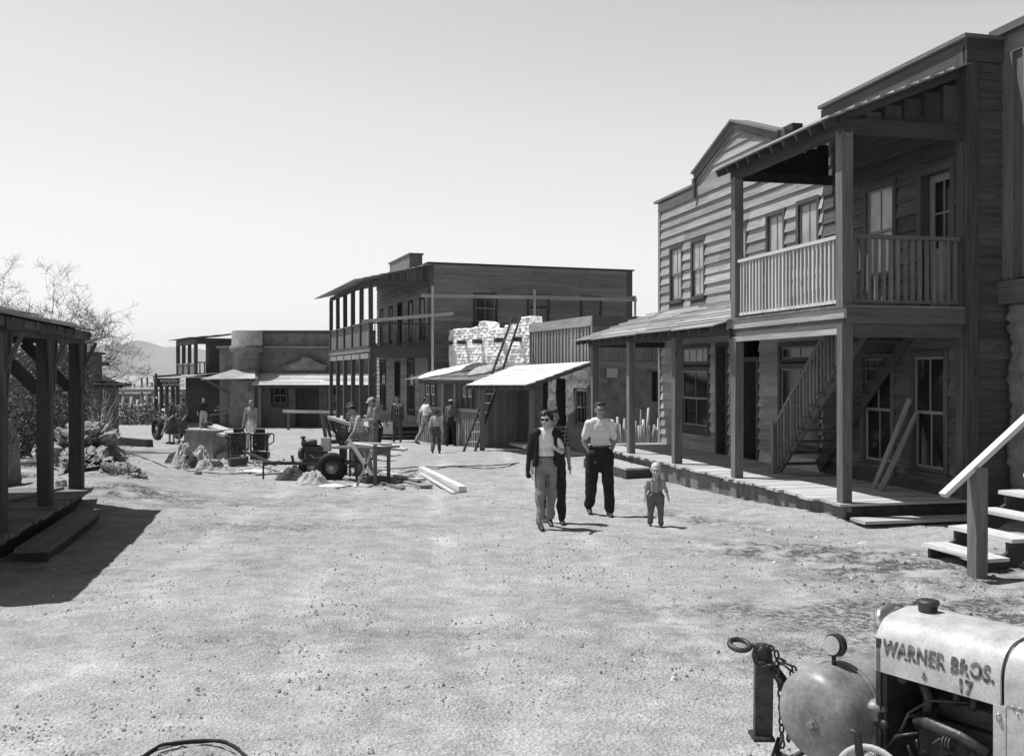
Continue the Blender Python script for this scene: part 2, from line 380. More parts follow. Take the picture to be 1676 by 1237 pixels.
# ---------------------------------------------------------------- ground (one sheet)
def axis(lo, hi, st, far, k):
    a = list(np.arange(lo, hi+1e-6, st)); s = st; x = hi
    while x < far: s *= k; x += s; a.append(x)
    s = st; x = lo; b = []
    while x > -far: s *= k; x -= s; b.append(x)
    return np.array(b[::-1]+a)
gx = axis(-12, 12, .09, 9000, 1.09)
ys = list(np.arange(-2, 5, .4))+list(np.arange(5, 24, .085))+list(np.arange(24, 62, .2)); s_ = .2; y_ = 62
while y_ < 15000: s_ *= 1.08; y_ += s_; ys.append(y_)
gy = np.array(ys); XX, YY = np.meshgrid(gx, gy); ZZ = np.interp(YY, GY, GZ)
rng = np.random.default_rng(3)
def vnoise(X, Y, sc, seed):
    r = np.random.default_rng(seed); T = r.random((256, 256)); x = X/sc+1000; y = Y/sc+1000; xi = np.floor(x).astype(int); yi = np.floor(y).astype(int); fx = x-xi; fy = y-yi
    fx = fx*fx*(3-2*fx); fy = fy*fy*(3-2*fy); a = T[xi%256, yi%256]; b = T[(xi+1)%256, yi%256]; c = T[xi%256, (yi+1)%256]; d = T[(xi+1)%256, (yi+1)%256]
    return (a*(1-fx)+b*fx)*(1-fy)+(c*(1-fx)+d*fx)*fy-.5
near = np.clip(1-(YY-20)/60, 0.15, 1)
def blob(cx, cy, rx, ry, ang=0):
    c, s = math.cos(ang), math.sin(ang); u = ((XX-cx)*c+(YY-cy)*s)/rx; v = (-(XX-cx)*s+(YY-cy)*c)/ry
    return np.exp(-(u*u+v*v))
# churned dark soil in front of the boardwalk
churn = np.clip(1.15*blob(3.7, 12.4, 1.5, .75, -.25)+.9*blob(4.6, 11.2, 1.5, .7, .1)+.9*blob(4.3, 9.0, 2.2, .8, -.1)+.7*blob(5.6, 9.6, 1.5, 1.0)+.7*blob(2.9, 15.4, 1.6, .5, -1)+.6*blob(3.5, 7.9, 2.6, .6, .05)+.3*blob(-1.5, 8.4, 2.5, .5, .05)+.3*blob(-4, 11.5, 2.0, .7, .1)+.5*blob(-3.4, 14.5, 2.2, .8, .1)+.45*blob(-5.2, 17.5, 2.5, 1.2, .2)+.3*blob(1.5, 9.5, 1.4, .6)+.9*blob(-6.9, 17.9, .9, .9)+.5*blob(-9,21,2,2), 0, 1)
cn = np.clip(vnoise(XX, YY, .35, 11)+vnoise(XX, YY, .13, 12)*1.0+.38, 0, 1)
dark = churn*np.clip(cn*2.2, 0, 1)
ZZ = ZZ+near*(vnoise(XX, YY, 2.2, 1)*.09+vnoise(XX, YY, .8, 2)*.03+vnoise(XX, YY, .27, 4)*.026+vnoise(XX, YY, .13, 5)*.02)
ZZ = ZZ+churn*(np.abs(vnoise(XX, YY, .25, 21))*.07+vnoise(XX, YY, .12, 22)*.05)*near
# wheel ruts running down the street
rut = np.exp(-((XX+.12*(YY-14)+.6+.5*np.sin(YY*.13))/.22)**2)+np.exp(-((XX+.12*(YY-14)+2.1+.5*np.sin(YY*.13))/.22)**2)
ZZ = ZZ-rut*.035*near
for (fx_, fy_, fr_) in [(rng.uniform(-5, 5), rng.uniform(6, 18), 0) for _ in range(160)]: ZZ = ZZ-.02*np.exp(-(((XX-fx_)/.08)**2+((YY-fy_)/.15)**2)) if False else ZZ
ZZ = ZZ+.30*blob(-8.4, 20.5, 1.4, 3.2, .35)+.12*blob(-7.4, 17.6, 1.0, 1.2)   # earth banked against the ruined wall
ZZ = ZZ+.05*blob(4.6, 15.2, .5, 1.3, .2)
me = bpy.data.meshes.new('ground'); ny, nx = XX.shape
me.vertices.add(nx*ny); me.vertices.foreach_set('co', np.stack([XX, YY, ZZ], -1).astype(np.float32).ravel())
ii = (np.arange(ny-1)[:, None]*nx+np.arange(nx-1)[None, :]).ravel(); q = np.stack([ii, ii+1, ii+nx+1, ii+nx], -1).astype(np.int32)
me.loops.add(q.size); me.loops.foreach_set('vertex_index', q.ravel()); me.polygons.add(len(q)); me.polygons.foreach_set('loop_start', np.arange(0, q.size, 4, dtype=np.int32))
me.update(calc_edges=True); me.polygons.foreach_set('use_smooth', np.ones(len(q), bool))
lane = np.clip(sum(np.exp(-((XX+.12*(YY-14)+o_+.5*np.sin(YY*.13)+.15*vnoise(XX, YY, 1.5, 40))/w_)**2) for o_, w_ in ((.6, .20), (2.1, .20), (-1.4, .16), (-2.9, .16), (3.6, .3))), 0, 1)*(.5+np.clip(vnoise(XX, YY, 1.1, 41)*2, -.5, .5))
a2_ = me.attributes.new('lane', 'FLOAT', 'POINT'); a2_.data.foreach_set('value', lane.astype(np.float32).ravel())
a_ = me.attributes.new('dark', 'FLOAT', 'POINT'); a_.data.foreach_set('value', dark.astype(np.float32).ravel())
m, nt, b = newmat('dirt'); tc = N(nt, 'ShaderNodeTexCoord').outputs['Object']
n1 = nz(nt, tc, .35, 4, .6); n2 = nz(nt, tc, 3.0, 5, .65); n3 = nz(nt, tc, 28, 4, .7); n4 = nz(nt, mapv(nt, tc, (1.2, 2.2, 3)), 1.6, 5, .7)
vo = N(nt, 'ShaderNodeTexVoronoi'); vo.inputs['Scale'].default_value = 38; nt.links.new(tc, vo.inputs['Vector'])
v = mixval(nt, mr(nt, n1, .35, .65, .93, 1.05), mr(nt, n2, .3, .7, .80, 1.16)); v = mixval(nt, v, mr(nt, n3, .3, .7, .74, 1.22)); v = mixval(nt, v, mr(nt, nz(nt, tc, 110, 3, .7), .3, .7, .72, 1.26)); v = mixval(nt, v, mr(nt, nz(nt, mapv(nt, tc, (1, 1.5, 1)), .8, 5, .75),   .36, .50, .92, 1.0)); v = mixval(nt, v, mr(nt, n4, .35, .65, .85, 1.08))
v = mixval(nt, v, mr(nt, vo.outputs['Distance'], .05, .5, 1.12, .90)); da = N(nt, 'ShaderNodeAttribute', attribute_name='dark')
n5 = nz(nt, tc, 14, 4, .75); v = mixval(nt, v, mr(nt, mixval(nt, da.outputs['Fac'], mr(nt, n5, .42, .58, .2, 1.35)), 0, .85, 1, .24)); la = N(nt, 'ShaderNodeAttribute', attribute_name='lane'); v = mixval(nt, v, mr(nt, la.outputs['Fac'], 0, 1, 1, 1.22)); v = mixval(nt, v, .40)
cb = N(nt, 'ShaderNodeCombineColor'); [nt.links.new(v, cb.inputs[i]) for i in range(3)]
nt.links.new(cb.outputs[0], b.inputs['Base Color']); b.inputs['Roughness'].default_value = .95; b.inputs['Specular IOR Level'].default_value = .1
h = mixval(nt, mixval(nt, n3, .5), mixval(nt, vo.outputs['Distance'], .5), op='ADD'); h = mixval(nt, h, mixval(nt, n2, 1.2), op='ADD'); bump(nt, b, h, .9, .03)
MT['dirt'] = m
me.materials.append(m); go = bpy.data.objects.new('ground', me); scene.collection.objects.link(go); tag(go, kind='structure')
def gh(x, y):
    i = int(np.searchsorted(gx, x)); j = int(np.searchsorted(gy, y)); return float(ZZ[min(j, ny-1), min(i, nx-1)])
def og(px, py):
    p = onground(px, py); p.z = gh(p.x, p.y); return p

# pebbles and clods
mb = MB()
for k in range(46000):
    Y = 5.6+22*random.random()**1.5; X = random.uniform(-.55, .55)*Y
    if noise.noise(Vector((X*.9, Y*.6, 3)))+.5*noise.noise(Vector((X*3, Y*2, 8))) < random.uniform(-.35, .45): continue
    s = random.choice([.003, .004, .004, .005, .006, .006, .008, .012])*random.uniform(.6, 1.2)*(1+Y/40)
    c = float(np.exp(-(((X-4.2)/2.2)**2+((Y-11)/3)**2)))
    if random.random() < c*.5: s *= 1.7
    z = gh(X, Y)+s*.3; a = random.random()*6; n = 5
    vs = [(X+s*random.uniform(.8, 1.3)*math.cos(a+t*1.256), Y+s*random.uniform(.8, 1.3)*math.sin(a+t*1.256), z-s*.5) for t in range(n)]
    vs += [(X+s*.6*math.cos(a+.5+t*2.1), Y+s*.6*math.sin(a+.5+t*2.1), z+s*random.uniform(.2, .6)) for t in range(3)]
    mb.add(vs, [(0,1,5),(1,2,5),(2,6,5),(2,3,6),(3,4,6),(4,7,6),(4,0,7),(0,5,7),(5,6,7)], random.choice([.7, .9, 1, 1.1, 1.2, 1.4, 1.9])*(0.5 if random.random() < c*.6 else 1), None, False)
MT['pebble'] = rough('pebble', .30, 8, .2, .95, 0, 60, tone=True)
mb.build('gravel', MT['pebble'], kind='stuff', label='loose gravel and dirt clods scattered over the street', category='') if False else tag(mb.build('gravel', MT['pebble']), 'loose gravel and dirt clods scattered over the street', 'gravel', kind='stuff')

# mountains
mb = MB(); prof = [((px-838)/1620*6400, (611-y)/1620*6400) for px, y in ((-600, 600), (-200, 590), (0, 578), (100, 570), (170, 563), (200, 558), (222, 555), (245, 557), (270, 562), (295, 566), (330, 567), (360, 572), (420, 580), (520, 592), (700, 600), (1000, 603), (1700, 606))]
nx_, ny_ = 240, 26; vs = []
for j in range(ny_):
    for i in range(nx_):
        x = -5600+9000*i/(nx_-1); t = j/(ny_-1); hh = np.interp(x, [p[0] for p in prof], [p[1] for p in prof])*1.02
        y = 5200+2400*t; r = 1-abs(t-.5)*2; nn = noise.noise(Vector((x*.004, y*.004, 0)))+.5*noise.noise(Vector((x*.011, y*.011, 3)))
        ridge = 1-abs(noise.noise(Vector((x*.006, y*.0015, 7))))
        z = -12+(hh+12)*(r**.8)*(.78+.22*ridge)+nn*16*r*(1-r**3)
        vs.append((x, y, z))
mb.add(vs, [(j*nx_+i, j*nx_+i+1, (j+1)*nx_+i+1, (j+1)*nx_+i) for j in range(ny_-1) for i in range(nx_-1)], 1, None, True)
tag(mb.build('mountains', MT['mount']), kind='structure')

# ---------------------------------------------------------------- right side street frame
TH = math.atan(373/1620); Ua = (-math.sin(TH), math.cos(TH)); Va = (math.cos(TH), math.sin(TH))
O1 = (5.03, 14.98)
RW = W(O1[0], O1[1], Ua, (-Va[0], -Va[1]))          # t along street away, d toward street (post line d=0, facade d=-2.05)
FD = -2.05
FW = W(RW.p(0, 0, FD).x, RW.p(0, 0, FD).y, Ua, (-Va[0], -Va[1]))   # facade plane
def shake_roof(w, t0, t1, zlo, dlo, zhi, dhi, n, tone=.2, th=.03, ov=.03, step=.0, wave=.02):
    """boards laid along the eave, lapping up the slope"""
    mb = MB(); 
    for i in range(n):
        a, b = i/n, (i+1)/n+ov; z0, z1 = zlo+(zhi-zlo)*a, zlo+(zhi-zlo)*b; d0, d1 = dlo+(dhi-dlo)*a, dlo+(dhi-dlo)*b
        x = t0-random.uniform(0, wave)*2
        while x < t1:
            q = min(x+random.uniform(1.8, 4.0), t1+random.uniform(0, .04))
            if t1-q < .5: q = t1
            k = random.uniform(-wave, wave)*.5; o = .012*i*0
            mb.box8([w.p(x,z0+.025,d0+k),w.p(q-.006,z0+.025+k*.6,d0+k*.5),w.p(q-.006,z1,d1),w.p(x,z1,d1),w.p(x,z0+.025+th,d0+k),w.p(q-.006,z0+.025+th+k*.6,d0+k*.5),w.p(q-.006,z1+.012,d1),w.p(x,z1+.012,d1)], random.uniform(1-tone, 1+tone))
            x = q
    return mb
def rafters(mb, w, ts, zlo, dlo, zhi, dhi, h=.1, wd=.05):
    for t in ts: mb.bar(w.p(t, zlo-h/2-.0, dlo), w.p(t, zhi-h/2, dhi), wd, h)
def balusters(mb, w, t0, t1, z0, z1, d, sp=.13, bw=.035, rail=True):
    n = int((t1-t0)/sp)
    for i in range(n):
        t = t0+(i+.5)*(t1-t0)/n; mb.wb(w, t-bw/2, t+bw/2, z0, z1-.06, d-.02, d+.02, random.uniform(.8, 1.2), .003)
    mb.wb(w, t0, t1, z1-.06, z1, d-.05, d+.05, None, .003); mb.wb(w, t0, t1, z0, z0+.05, d-.019, d+.019)

# boardwalk
bw_ = thing('boardwalk', RW.p(6, 0, -1), 'long raised plank boardwalk with ragged board ends in front of the balcony building', 'boardwalk')
mb = MB(); t = -.17
while t < 12.65:
    q = t+random.choice([.14, .19, .24, .28]); mb.wb(RW, t, q-.008, .26+random.uniform(-.006, .004), .30+random.uniform(-.004, .005), -2.03, .12+random.choice([0, .03, .06, .1, .13])*random.random()*1.4, random.uniform(.75, 1.2)); t = q
mb.build('walkway_planks', MT['deck'], bw_)
mb = MB(); t = -.1
while t < 12.6:
    q = t+random.uniform(.25, .6); mb.wb(RW, t, q-.006, -.35+random.choice([0, .05, .1]), .255, .03, .06, random.uniform(.6, 1.2), .004); t = q
mb.wb(RW, -.1, 12.6, .16, .256, -.06, .025, 1); mb.wb(RW, -.06, -.02, .05, .25, -2.0, .02, .35)
mb.build('skirt_boards', MT['mid'], bw_)
mb = MB()
for d in (-.3, -.9, -1.5): mb.wb(RW, -.1, 12.6, .1, .255, d-.05, d, 1)
for t in np.arange(0, 12.6, 1.6):
    for d in (-.3, -1.5): mb.wb(RW, t, t+.15, -.4, .1, d-.1, d+.05, 1)
mb.build('floor_joist', MT['darker'], bw_)
p = RW.p(8, 0, .5)
st = tag(None or MB().build('x', MT['deck']) if False else thing('wooden_step', p, 'low wide plank step against the far half of the boardwalk', 'step'), None)
mb = MB()
for i in range(3): mb.wb(RW, 7.7, 11.0, .07, .115, .16+i*.2, .35+i*.2, None, .004)
mb.build('tread', MT['deck'], st); mb = MB(); mb.wb(RW, 7.72, 10.98, -.25, .068, .70, .74); mb.wb(RW, 7.72, 7.76, -.25, .068, .16, .70); mb.build('riser', MT['dark'], st)
st = thing('loose_plank', RW.p(-.6, 0, -1), 'wide flat board lying on the dirt at the near end of the boardwalk', 'plank')
mb = MB(); mb.wb(RW, -.62, -.24, .06, .10, -2.3, .05, 1.0, .01); mb.build('board', MT['deck'], st)

def post(par, w, t, z0, z1, d, s=.18, mat='dark', lab=None):
    mb = MB(); mb.wb(w, t-s/2, t+s/2, z0, z1, d-s/2, d+s/2, random.uniform(.8, 1.15), .010); return mb.build('post', MT[mat], par, label=lab)

# ---- balcony building (A)
A = thing('balcony_building', RW.p(2, 0, -3), 'dark two storey plank building with a covered balcony and outside stair, at right', 'building')
TOP = 7.42
opsA = [(1.55, 2.75, .62, 2.62), (3.05, 4.0, .62, 2.62), (.14, 1.05, 3.3, 5.55), (1.65, 2.62, 3.95, 5.62), (.30, 1.28, .62, 2.75)]
opsA = [(.30, 1.28, .64, 2.62), (1.72, 2.75, .64, 2.62), (.14, 1.08, 3.3, 5.60), (1.66, 2.66, 3.95, 5.62)]
mb = MB(); siding(mb, FW, .0, 4.05, .30, TOP-.3, opsA, .27, .045, .35); mb.wb(FW, -.12, .10, .0, TOP-.1, -.06, .05, .9); mb.wb(FW, -.1, 4.1, TOP-.34, TOP-.02, -.03, .045, .9)
SA = W(FW.p(-.12, 0, 0).x, FW.p(-.12, 0, 0).y, Va, (-Ua[0], -Ua[1]))      # side wall facing camera: t to the right (V), d toward camera
siding(mb, SA, .16, .9, .0, TOP-.34, (), .3, .03); mb.wb(SA, -.05, .16, .0, TOP-.34, -.05, .045, .9); mb.wb(SA, -.05, 5.5, TOP-.34, TOP, -.05, .05, .8); siding(mb, SA, .9, 5.5, .0, TOP-.34, (), .3, .03)
mb.build('plank_wall', MT['sidingA'], A)
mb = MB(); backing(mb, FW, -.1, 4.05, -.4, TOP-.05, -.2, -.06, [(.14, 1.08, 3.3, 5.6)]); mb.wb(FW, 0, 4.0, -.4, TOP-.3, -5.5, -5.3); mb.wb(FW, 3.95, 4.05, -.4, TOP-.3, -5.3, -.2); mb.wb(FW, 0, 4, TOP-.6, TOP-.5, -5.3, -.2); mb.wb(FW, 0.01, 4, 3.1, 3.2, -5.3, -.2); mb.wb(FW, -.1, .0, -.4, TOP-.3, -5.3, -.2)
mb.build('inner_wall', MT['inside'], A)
mb = MB(); mb.wb(FW, -.22, 4.1, TOP, TOP+.06, -.2, .12, 1.0); mb.wb(FW, -.225, -.02, TOP-.002, TOP+.056, -5.5, -.2, .8); mb.build('parapet_cap', MT['mid'], A)
window(A, FW, .30, 1.28, .64, 2.62, sash='sash'); window(A, FW, 1.72, 2.75, .64, 2.62, sash='sash'); window(A, FW, 1.66, 2.66, 3.95, 5.62, pane='grey_pane')
# balcony door
def door(par, w, t0, t1, z0, z1, inset=.12, mat='sash', glass=True, cols=2, trim='trim', cw=.1):
    a = MB(); a.wb(w, t0, t0+cw, z0, z1, -inset-.05, .05); a.wb(w, t1-cw, t1, z0, z1, -inset-.05, .05); a.wb(w, t0+cw, t1-cw, z1-cw, z1, -inset-.05, .054)
    fr = a.build('door_frame', MT[trim], par); x0, x1 = t0+cw, t1-cw; zt = z1-cw; b = MB(); d = -inset
    b.wb(w, x0+.01, x0+.13, z0+.02, zt, d-.04, d); b.wb(w, x1-.13, x1-.01, z0+.02, zt, d-.04, d); b.wb(w, x0+.13, x1-.13, z0+.02, z0+.25, d-.04, d-.002); b.wb(w, x0+.13, x1-.13, zt-.12, zt, d-.04, d-.002)
    zm = z0+(zt-z0)*.42; b.wb(w, x0+.13, x1-.13, zm-.07, zm+.07, d-.04, d-.002); b.wb(w, x0+.13, x1-.13, z0+.25, zm-.07, d-.035, d-.018)
    if glass:
        xm = (x0+x1)/2; b.wb(w, xm-.015, xm+.015, zm+.07, zt-.12, d-.034, d-.005); zz = (zm+zt)/2; b.wb(w, x0+.13, x1-.13, zz-.015, zz+.015, d-.033, d-.006)
    else: b.wb(w, x0+.13, x1-.13, zm+.07, zt-.12, d-.035, d-.018)
    dr = b.build('door', MT[mat], par)
    if glass: q = MB(); q.wb(w, x0+.12, x1-.12, zm+.06, zt-.11, d-.03, d-.022); q.build('pane', MT['glass'], dr)
    q = MB(); c = w.p(x0+.07 if random.random() < .5 else x1-.07, zm-.02, d+.04); q.ell(c, (.03, .03, .03)); q.build('handle', MT['iron'], dr)
door(A, FW, .14, 1.08, 3.3, 5.6)
# balcony
mb = MB(); t = -.12
while t < 4.0: q = min(t+.16, 4.02); mb.wb(RW, t, q-.006, 3.24, 3.28, -2.02 if not .2 < t < 2.5 else -2.02, .10, None); t = q
mb.build('balcony_floor', MT['mid'], A)
mb = MB(); mb.wb(RW, -.10, 3.95, 3.08, 3.238, .02, .07, 2.2); mb.wb(RW, -.05, 3.9, 2.90, 3.076, .0, .045, .7); mb.wb(RW, -.06, 3.8, 2.84, 2.93, .05, .075, 2.2)  # raised tones put sunlight into the street fascia; end boards toned darker
mb.wb(RW, -.12, -.06, 3.0, 3.236, -2.0, .02, .7); mb.wb(RW, -.05, .0, 2.80, 2.998, -2.0, .0, .6)
for t in np.arange(.5, 3.9, .6): mb.wb(RW, t, t+.05, 3.05, 3.235, -2.0, 0, .8)
mb.build('floor_beam', MT['mid'], A)
mb = MB(); balusters(mb, RW, .10, 3.52, 3.32, 4.36, 0, .118, .042); mb.build('railing', MT['light'], A)  # street run in paler wood to look sunlit; end run in darker wood
SB = W(RW.p(-.0, 0, 0).x, RW.p(0, 0, 0).y, Va, (-Ua[0], -Ua[1]))
mb = MB(); balusters(mb, SB, .10, 1.98, 3.32, 4.36, 0, .125, .055); mb.build('railing', MT['mid'], A)
post(A, RW, 0, .30, 3.0, 0, .175, 'mid'); post(A, RW, 0, 3.28, 5.92, 0, .175, 'mid'); post(A, RW, 3.63, .30, 2.9, 0, .17, 'mid'); post(A, RW, 3.63, 3.28, 5.9, 0, .17, 'mid')
mb = MB(); mb.wb(RW, -.1, 3.8, 5.88, 6.06, -.06, .06, .8); mb.wb(RW, -.07, -.01, 5.86, 6.10, -2.0, .11, .8); mb.wb(RW, 3.66, 3.72, 5.86, 6.04, -2.0, -.06, .6); mb.wb(RW, -.06, 3.7, 5.5, 5.6, -2.04, -2.0, .8) if False else None
mb.build('roof_beam', MT['dark'], A)
mb = MB(); 
for t in np.arange(0.02, 2.0, .34): mb.wb(SB, t, t+.27, 6.06, 6.1+.36*t, -.03, .0, random.uniform(.6, 1.1), 0, 0)
mb.build('gable_boards', MT['dark'], A)
mb = MB(); SB3 = W(RW.p(3.74, 0, 0).x, RW.p(3.74, 0, 0).y, Va, (-Ua[0], -Ua[1]))
for t in np.arange(0.04, 1.95, .24): mb.wb(SB3, t, t+.235, 5.9, 6.02+.36*t, -.03, .0, random.uniform(.6, 1.0))
mb.build('gable_boards', MT['darker'], A)
mb = MB(); rafters(mb, RW, np.arange(0.02, 3.9, .42), 6.05, .33, 6.98, -2.0, .12); mb.build('rafters', MT['dark'], A)
shake_roof(RW, -.16, 3.93, 6.03, .38, 7.0, -2.0, 11, .25).build('balcony_roof', MT['shake'], A)
# outside stair
sz0, sz1, su0, su1 = .3, 3.26, 4.15, 1.02
stair = MB(); n = 13
def lp(f): return su0+(su1-su0)*f, sz0+(sz1-sz0)*f
for d in (-1.10, -1.96):
    p0 = RW.p(4.2, .33, d); p1 = RW.p(1.0, 3.2, d); stair.bar(RW.p(4.12, .42, d), RW.p(1.0, 3.13, d), .045, .26)
for i in range(1, n): t_, z_ = lp(i/n); stair.wb(RW, t_-.14, t_+.14, z_-.035, z_, -1.93, -1.02, random.uniform(.9, 1.3), .003)
s_o = stair.build('staircase', MT['dark'], A)
hr = MB(); hr.bar(RW.p(4.2, 1.22, -1.06), RW.p(1.5, 3.75, -1.06), .06, .06, tone=1.2); hr.wb(RW, 4.14, 4.24, .3, 1.3, -1.1, -1.0, 1.1); hr.wb(RW, 2.12, 2.2, 2.1, 3.1, -1.1, -1.0, .9)
for i in range(1, n*2-2):
    f = i/(n*2); t_, z_ = lp(f); hr.wb(RW, t_-.016, t_+.016, z_+.02, z_+.92, -1.075, -1.04, random.uniform(.9, 1.5))
hr.build('handrail', MT['mid'], s_o)
# leaning boards
for k, (t, l, dx, lab) in enumerate([(1.35, 1.75, .42, 'longest board leaning on the wall under the stair, left of the pair'), (1.12, 1.5, .35, 'middle thin board leaning on the wall beside the near ground floor window'), (1.0, 1.45, .1, 'wide dark board leaning on the wall, nearest the right-hand window')]):
    o = thing('leaning_board', RW.p(t, .3, -1.6), lab, 'board', 'boards leaning on the porch wall'); mb = MB()
    mb.bar(RW.p(t+.12, .305, -1.45+.04*k), RW.p(t-dx*.6+.15, .3+l*.87, -1.99), .11 if k != 1 else .07, .03, up=(-Va[0], -Va[1], 0), tone=1.0+.25*(k < 2)); mb.build('plank', MT['mid'], o)

# ---- gabled store (B)
B = thing('gabled_store', RW.p(8, 0, -3), 'two storey clapboard store with a small pointed pediment and plank porch roof', 'building')
TB = 7.02
wins_up = [(4.18, 5.08, 4.62, 5.78), (5.55, 6.4, 4.62, 5.74), (7.3, 8.15, 4.2, 5.72), (9.62, 10.5, 4.18, 5.70), (11.05, 11.95, 4.18, 5.70)]
opsB = wins_up+[(4.15, 5.85, .75, 2.9), (6.75, 7.75, .3, 3.0), (9.35, 11.2, .85, 3.0), (8.3, 9.0, .3, 3.0)]
mb = MB(); siding(mb, FW, 4.05, 12.62, .30, TB-.25, opsB, .25, .055, .3); mb.wb(FW, 12.6, 12.75, .1, TB-.2, -.1, .06, .7); mb.wb(FW, 4.05, 12.75, TB-.26, TB-.03, -.06, .06, 1.0)
SB2 = W(FW.p(12.75, 0, 0).x, FW.p(12.75, 0, 0).y, Va, Ua); siding(mb, SB2, .0, 6.0, .0, TB-.3, (), .25, .04)
# pediment tympanum
mb.wb(FW, 5.72, 10.08, TB-.03, TB+.32, -.1, .03)
for z0, z1 in ((TB+.32, TB+.55), (TB+.55, TB+.76), (TB+.76, TB+.95)):
    def hw(z): return 2.1*(1-(z-TB-.32)/.76)
    a0, a1 = hw(z0), hw(z1); c = 7.9
    mb.box8([FW.p(c-a0,z0,-.1),FW.p(c+a0,z0,-.1),FW.p(c+a0,z0,.05),FW.p(c-a0,z0,.05),FW.p(c-a1,z1,-.1),FW.p(c+a1,z1,-.1),FW.p(c+a1,z1,.01),FW.p(c-a1,z1,.01)])
mb.build('clapboard_wall', MT['siding'], B)
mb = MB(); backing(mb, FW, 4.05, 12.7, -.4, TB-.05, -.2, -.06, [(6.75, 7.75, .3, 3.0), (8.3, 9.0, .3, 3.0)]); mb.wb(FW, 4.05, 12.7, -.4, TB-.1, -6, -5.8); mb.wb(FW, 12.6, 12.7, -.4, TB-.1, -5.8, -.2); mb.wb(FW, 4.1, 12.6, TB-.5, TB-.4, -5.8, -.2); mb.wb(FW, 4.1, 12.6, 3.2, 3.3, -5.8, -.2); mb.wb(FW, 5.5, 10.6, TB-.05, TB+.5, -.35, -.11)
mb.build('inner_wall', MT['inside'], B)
mb = MB(); mb.wb(FW, 10.05, 12.85, TB, TB+.06, -.15, .16); mb.wb(FW, 4.05, 5.75, TB, TB+.06, -.15, .16); mb.wb(FW, 12.7, 12.86, TB-.001, TB+.055, -6, -.15)
pk = FW.p(7.9, TB+1.13, -.05)
for sgn in (1, -1):
    e = FW.p(7.9+sgn*2.28, TB+.34, -.05); mb.bar(pk+Vector((0,0,-.0)), e, .46, .05, tone=1.1); mb.bar(pk+Vector((0,0,-.10))+FW.n*.12, e+Vector((0,0,-.10))+FW.n*.12, .06, .16, tone=.8); mb.bar(pk+Vector((0,0,-.22))+FW.n*.09, e+Vector((0,0,-.2))-FW.a*sgn*.18+FW.n*.09, .05, .06, tone=1.3)
mb.wb(FW, 5.45, 5.75, TB+.05, TB+.34, -.6, .1, .5); mb.wb(FW, 10.08, 10.2, TB-.3, TB+.2, 0.061, .14, .6)
mb.build('pediment_trim', MT['mid'], B)
for i, (a, b_, c, d_) in enumerate(wins_up): window(B, FW, a, b_, c, d_, pane='grey_pane', two=(i > 1), cols=2, sash='sash', trim='dark', cw=.09)
window(B, FW, 9.35, 11.2, .85, 2.42, cols=2, sill=True, two=True, sash='sash'); window(B, FW, 9.35, 11.2, 2.46, 3.0, cols=4, two=False, sill=False, sash='sash', pane='grey_pane')
window(B, FW, 4.15, 5.85, .75, 2.45, cols=2, sash='sash'); window(B, FW, 4.15, 5.85, 2.49, 2.9, cols=2, two=False, sill=False)
door(B, FW, 6.75, 7.75, .3, 2.62, inset=.35, mat='mid'); door(B, FW, 8.3, 9.0, .3, 3.0, inset=.6, mat='darker', glass=False, trim='trim')
for t in (6.54, 9.45, 12.35): post(B, RW, t, .30 if t < 12 else .28, 3.02, 0, .17, 'mid')
mb = MB(); mb.wb(RW, 3.75, 12.75, 2.98, 3.13, -.06, .06, .8); mb.wb(RW, 12.3, 12.42, 2.96, 3.11, -2.0, -.06, .7); mb.wb(RW, 3.72, 3.78, 2.9, 3.1, -.0, .1, .6); mb.build('porch_beam', MT['dark'], B)
mb = MB(); rafters(mb, RW, np.arange(4.0, 12.9, .52), 3.12, .38, 3.93, -2.0, .1); mb.build('rafters', MT['dark'], B)
shake_roof(RW, 3.72, 12.95, 3.11, .46, 3.95, -2.0, 9, .3, wave=.05).build('porch_roof', MT['shake'], B)

# ---- corner building at the right edge (C)
C = thing('corner_building', RW.p(-4, 0, -4), 'board and batten upper storey over a rough stone wall, cut by the right edge', 'building')
CW = W(RW.p(0, 0, -2.72).x, RW.p(0, 0, -2.72).y, Ua, (-Va[0], -Va[1]))
mb = MB(); battens(mb, CW, -9, -.2, 3.72, 7.2, .26, (), .0, .04); mb.wb(CW, -.35, -.1, 3.7, 7.2, -.05, .06, 1.0); mb.build('batten_wall', MT['mid'], C)
mb = MB(); mb.wb(CW, -9, -.05, 3.32, 3.68, -.1, .14, .7); mb.wb(CW, -9, -.05, 7.2, 7.5, -.1, .05, 1.3); mb.wb(CW, -9, .05, 7.5, 7.62, -.3, .16, .8); mb.build('trim_beam', MT['mid'], C)
mb = MB(); mb.wb(CW, -9, -.12, -.3, 7.3, -3, -.40); mb.build('inner_wall', MT['inside'], C)
rough_wall(CW, -9, -.22, -.3, 3.34, .05, (.5, .16), .06, .5, .06, seed=5).build('stone_wall', MT['adobeL'], C)
mb = MB()
for k in range(10):
    t = -9+k*.62
    for j in range(7):
        pass
q = -9
while q < -2.55: mb.wb(CW, q, q+.18, 1.02, 1.06, .02, 1.15, None); q += .19
mb.wb(CW, -9, -2.6, .8, 1.015, 1.05, 1.1); mb.build('porch_floor', MT['deck'], C)
stp = thing('wooden_steps', RW.p(-3.3, 0, .3), 'pale open wooden steps with one handrail post at the right edge', 'steps')
for i in range(5):
    mb = MB(); v0 = .62-.36*i; mb.wb(RW, -3.85, -2.75, .17+.205*i-.045, .17+.205*i, v0-.33, v0+.0, random.uniform(1, 1.2), .006); mb.build('tread', MT['light'], stp)
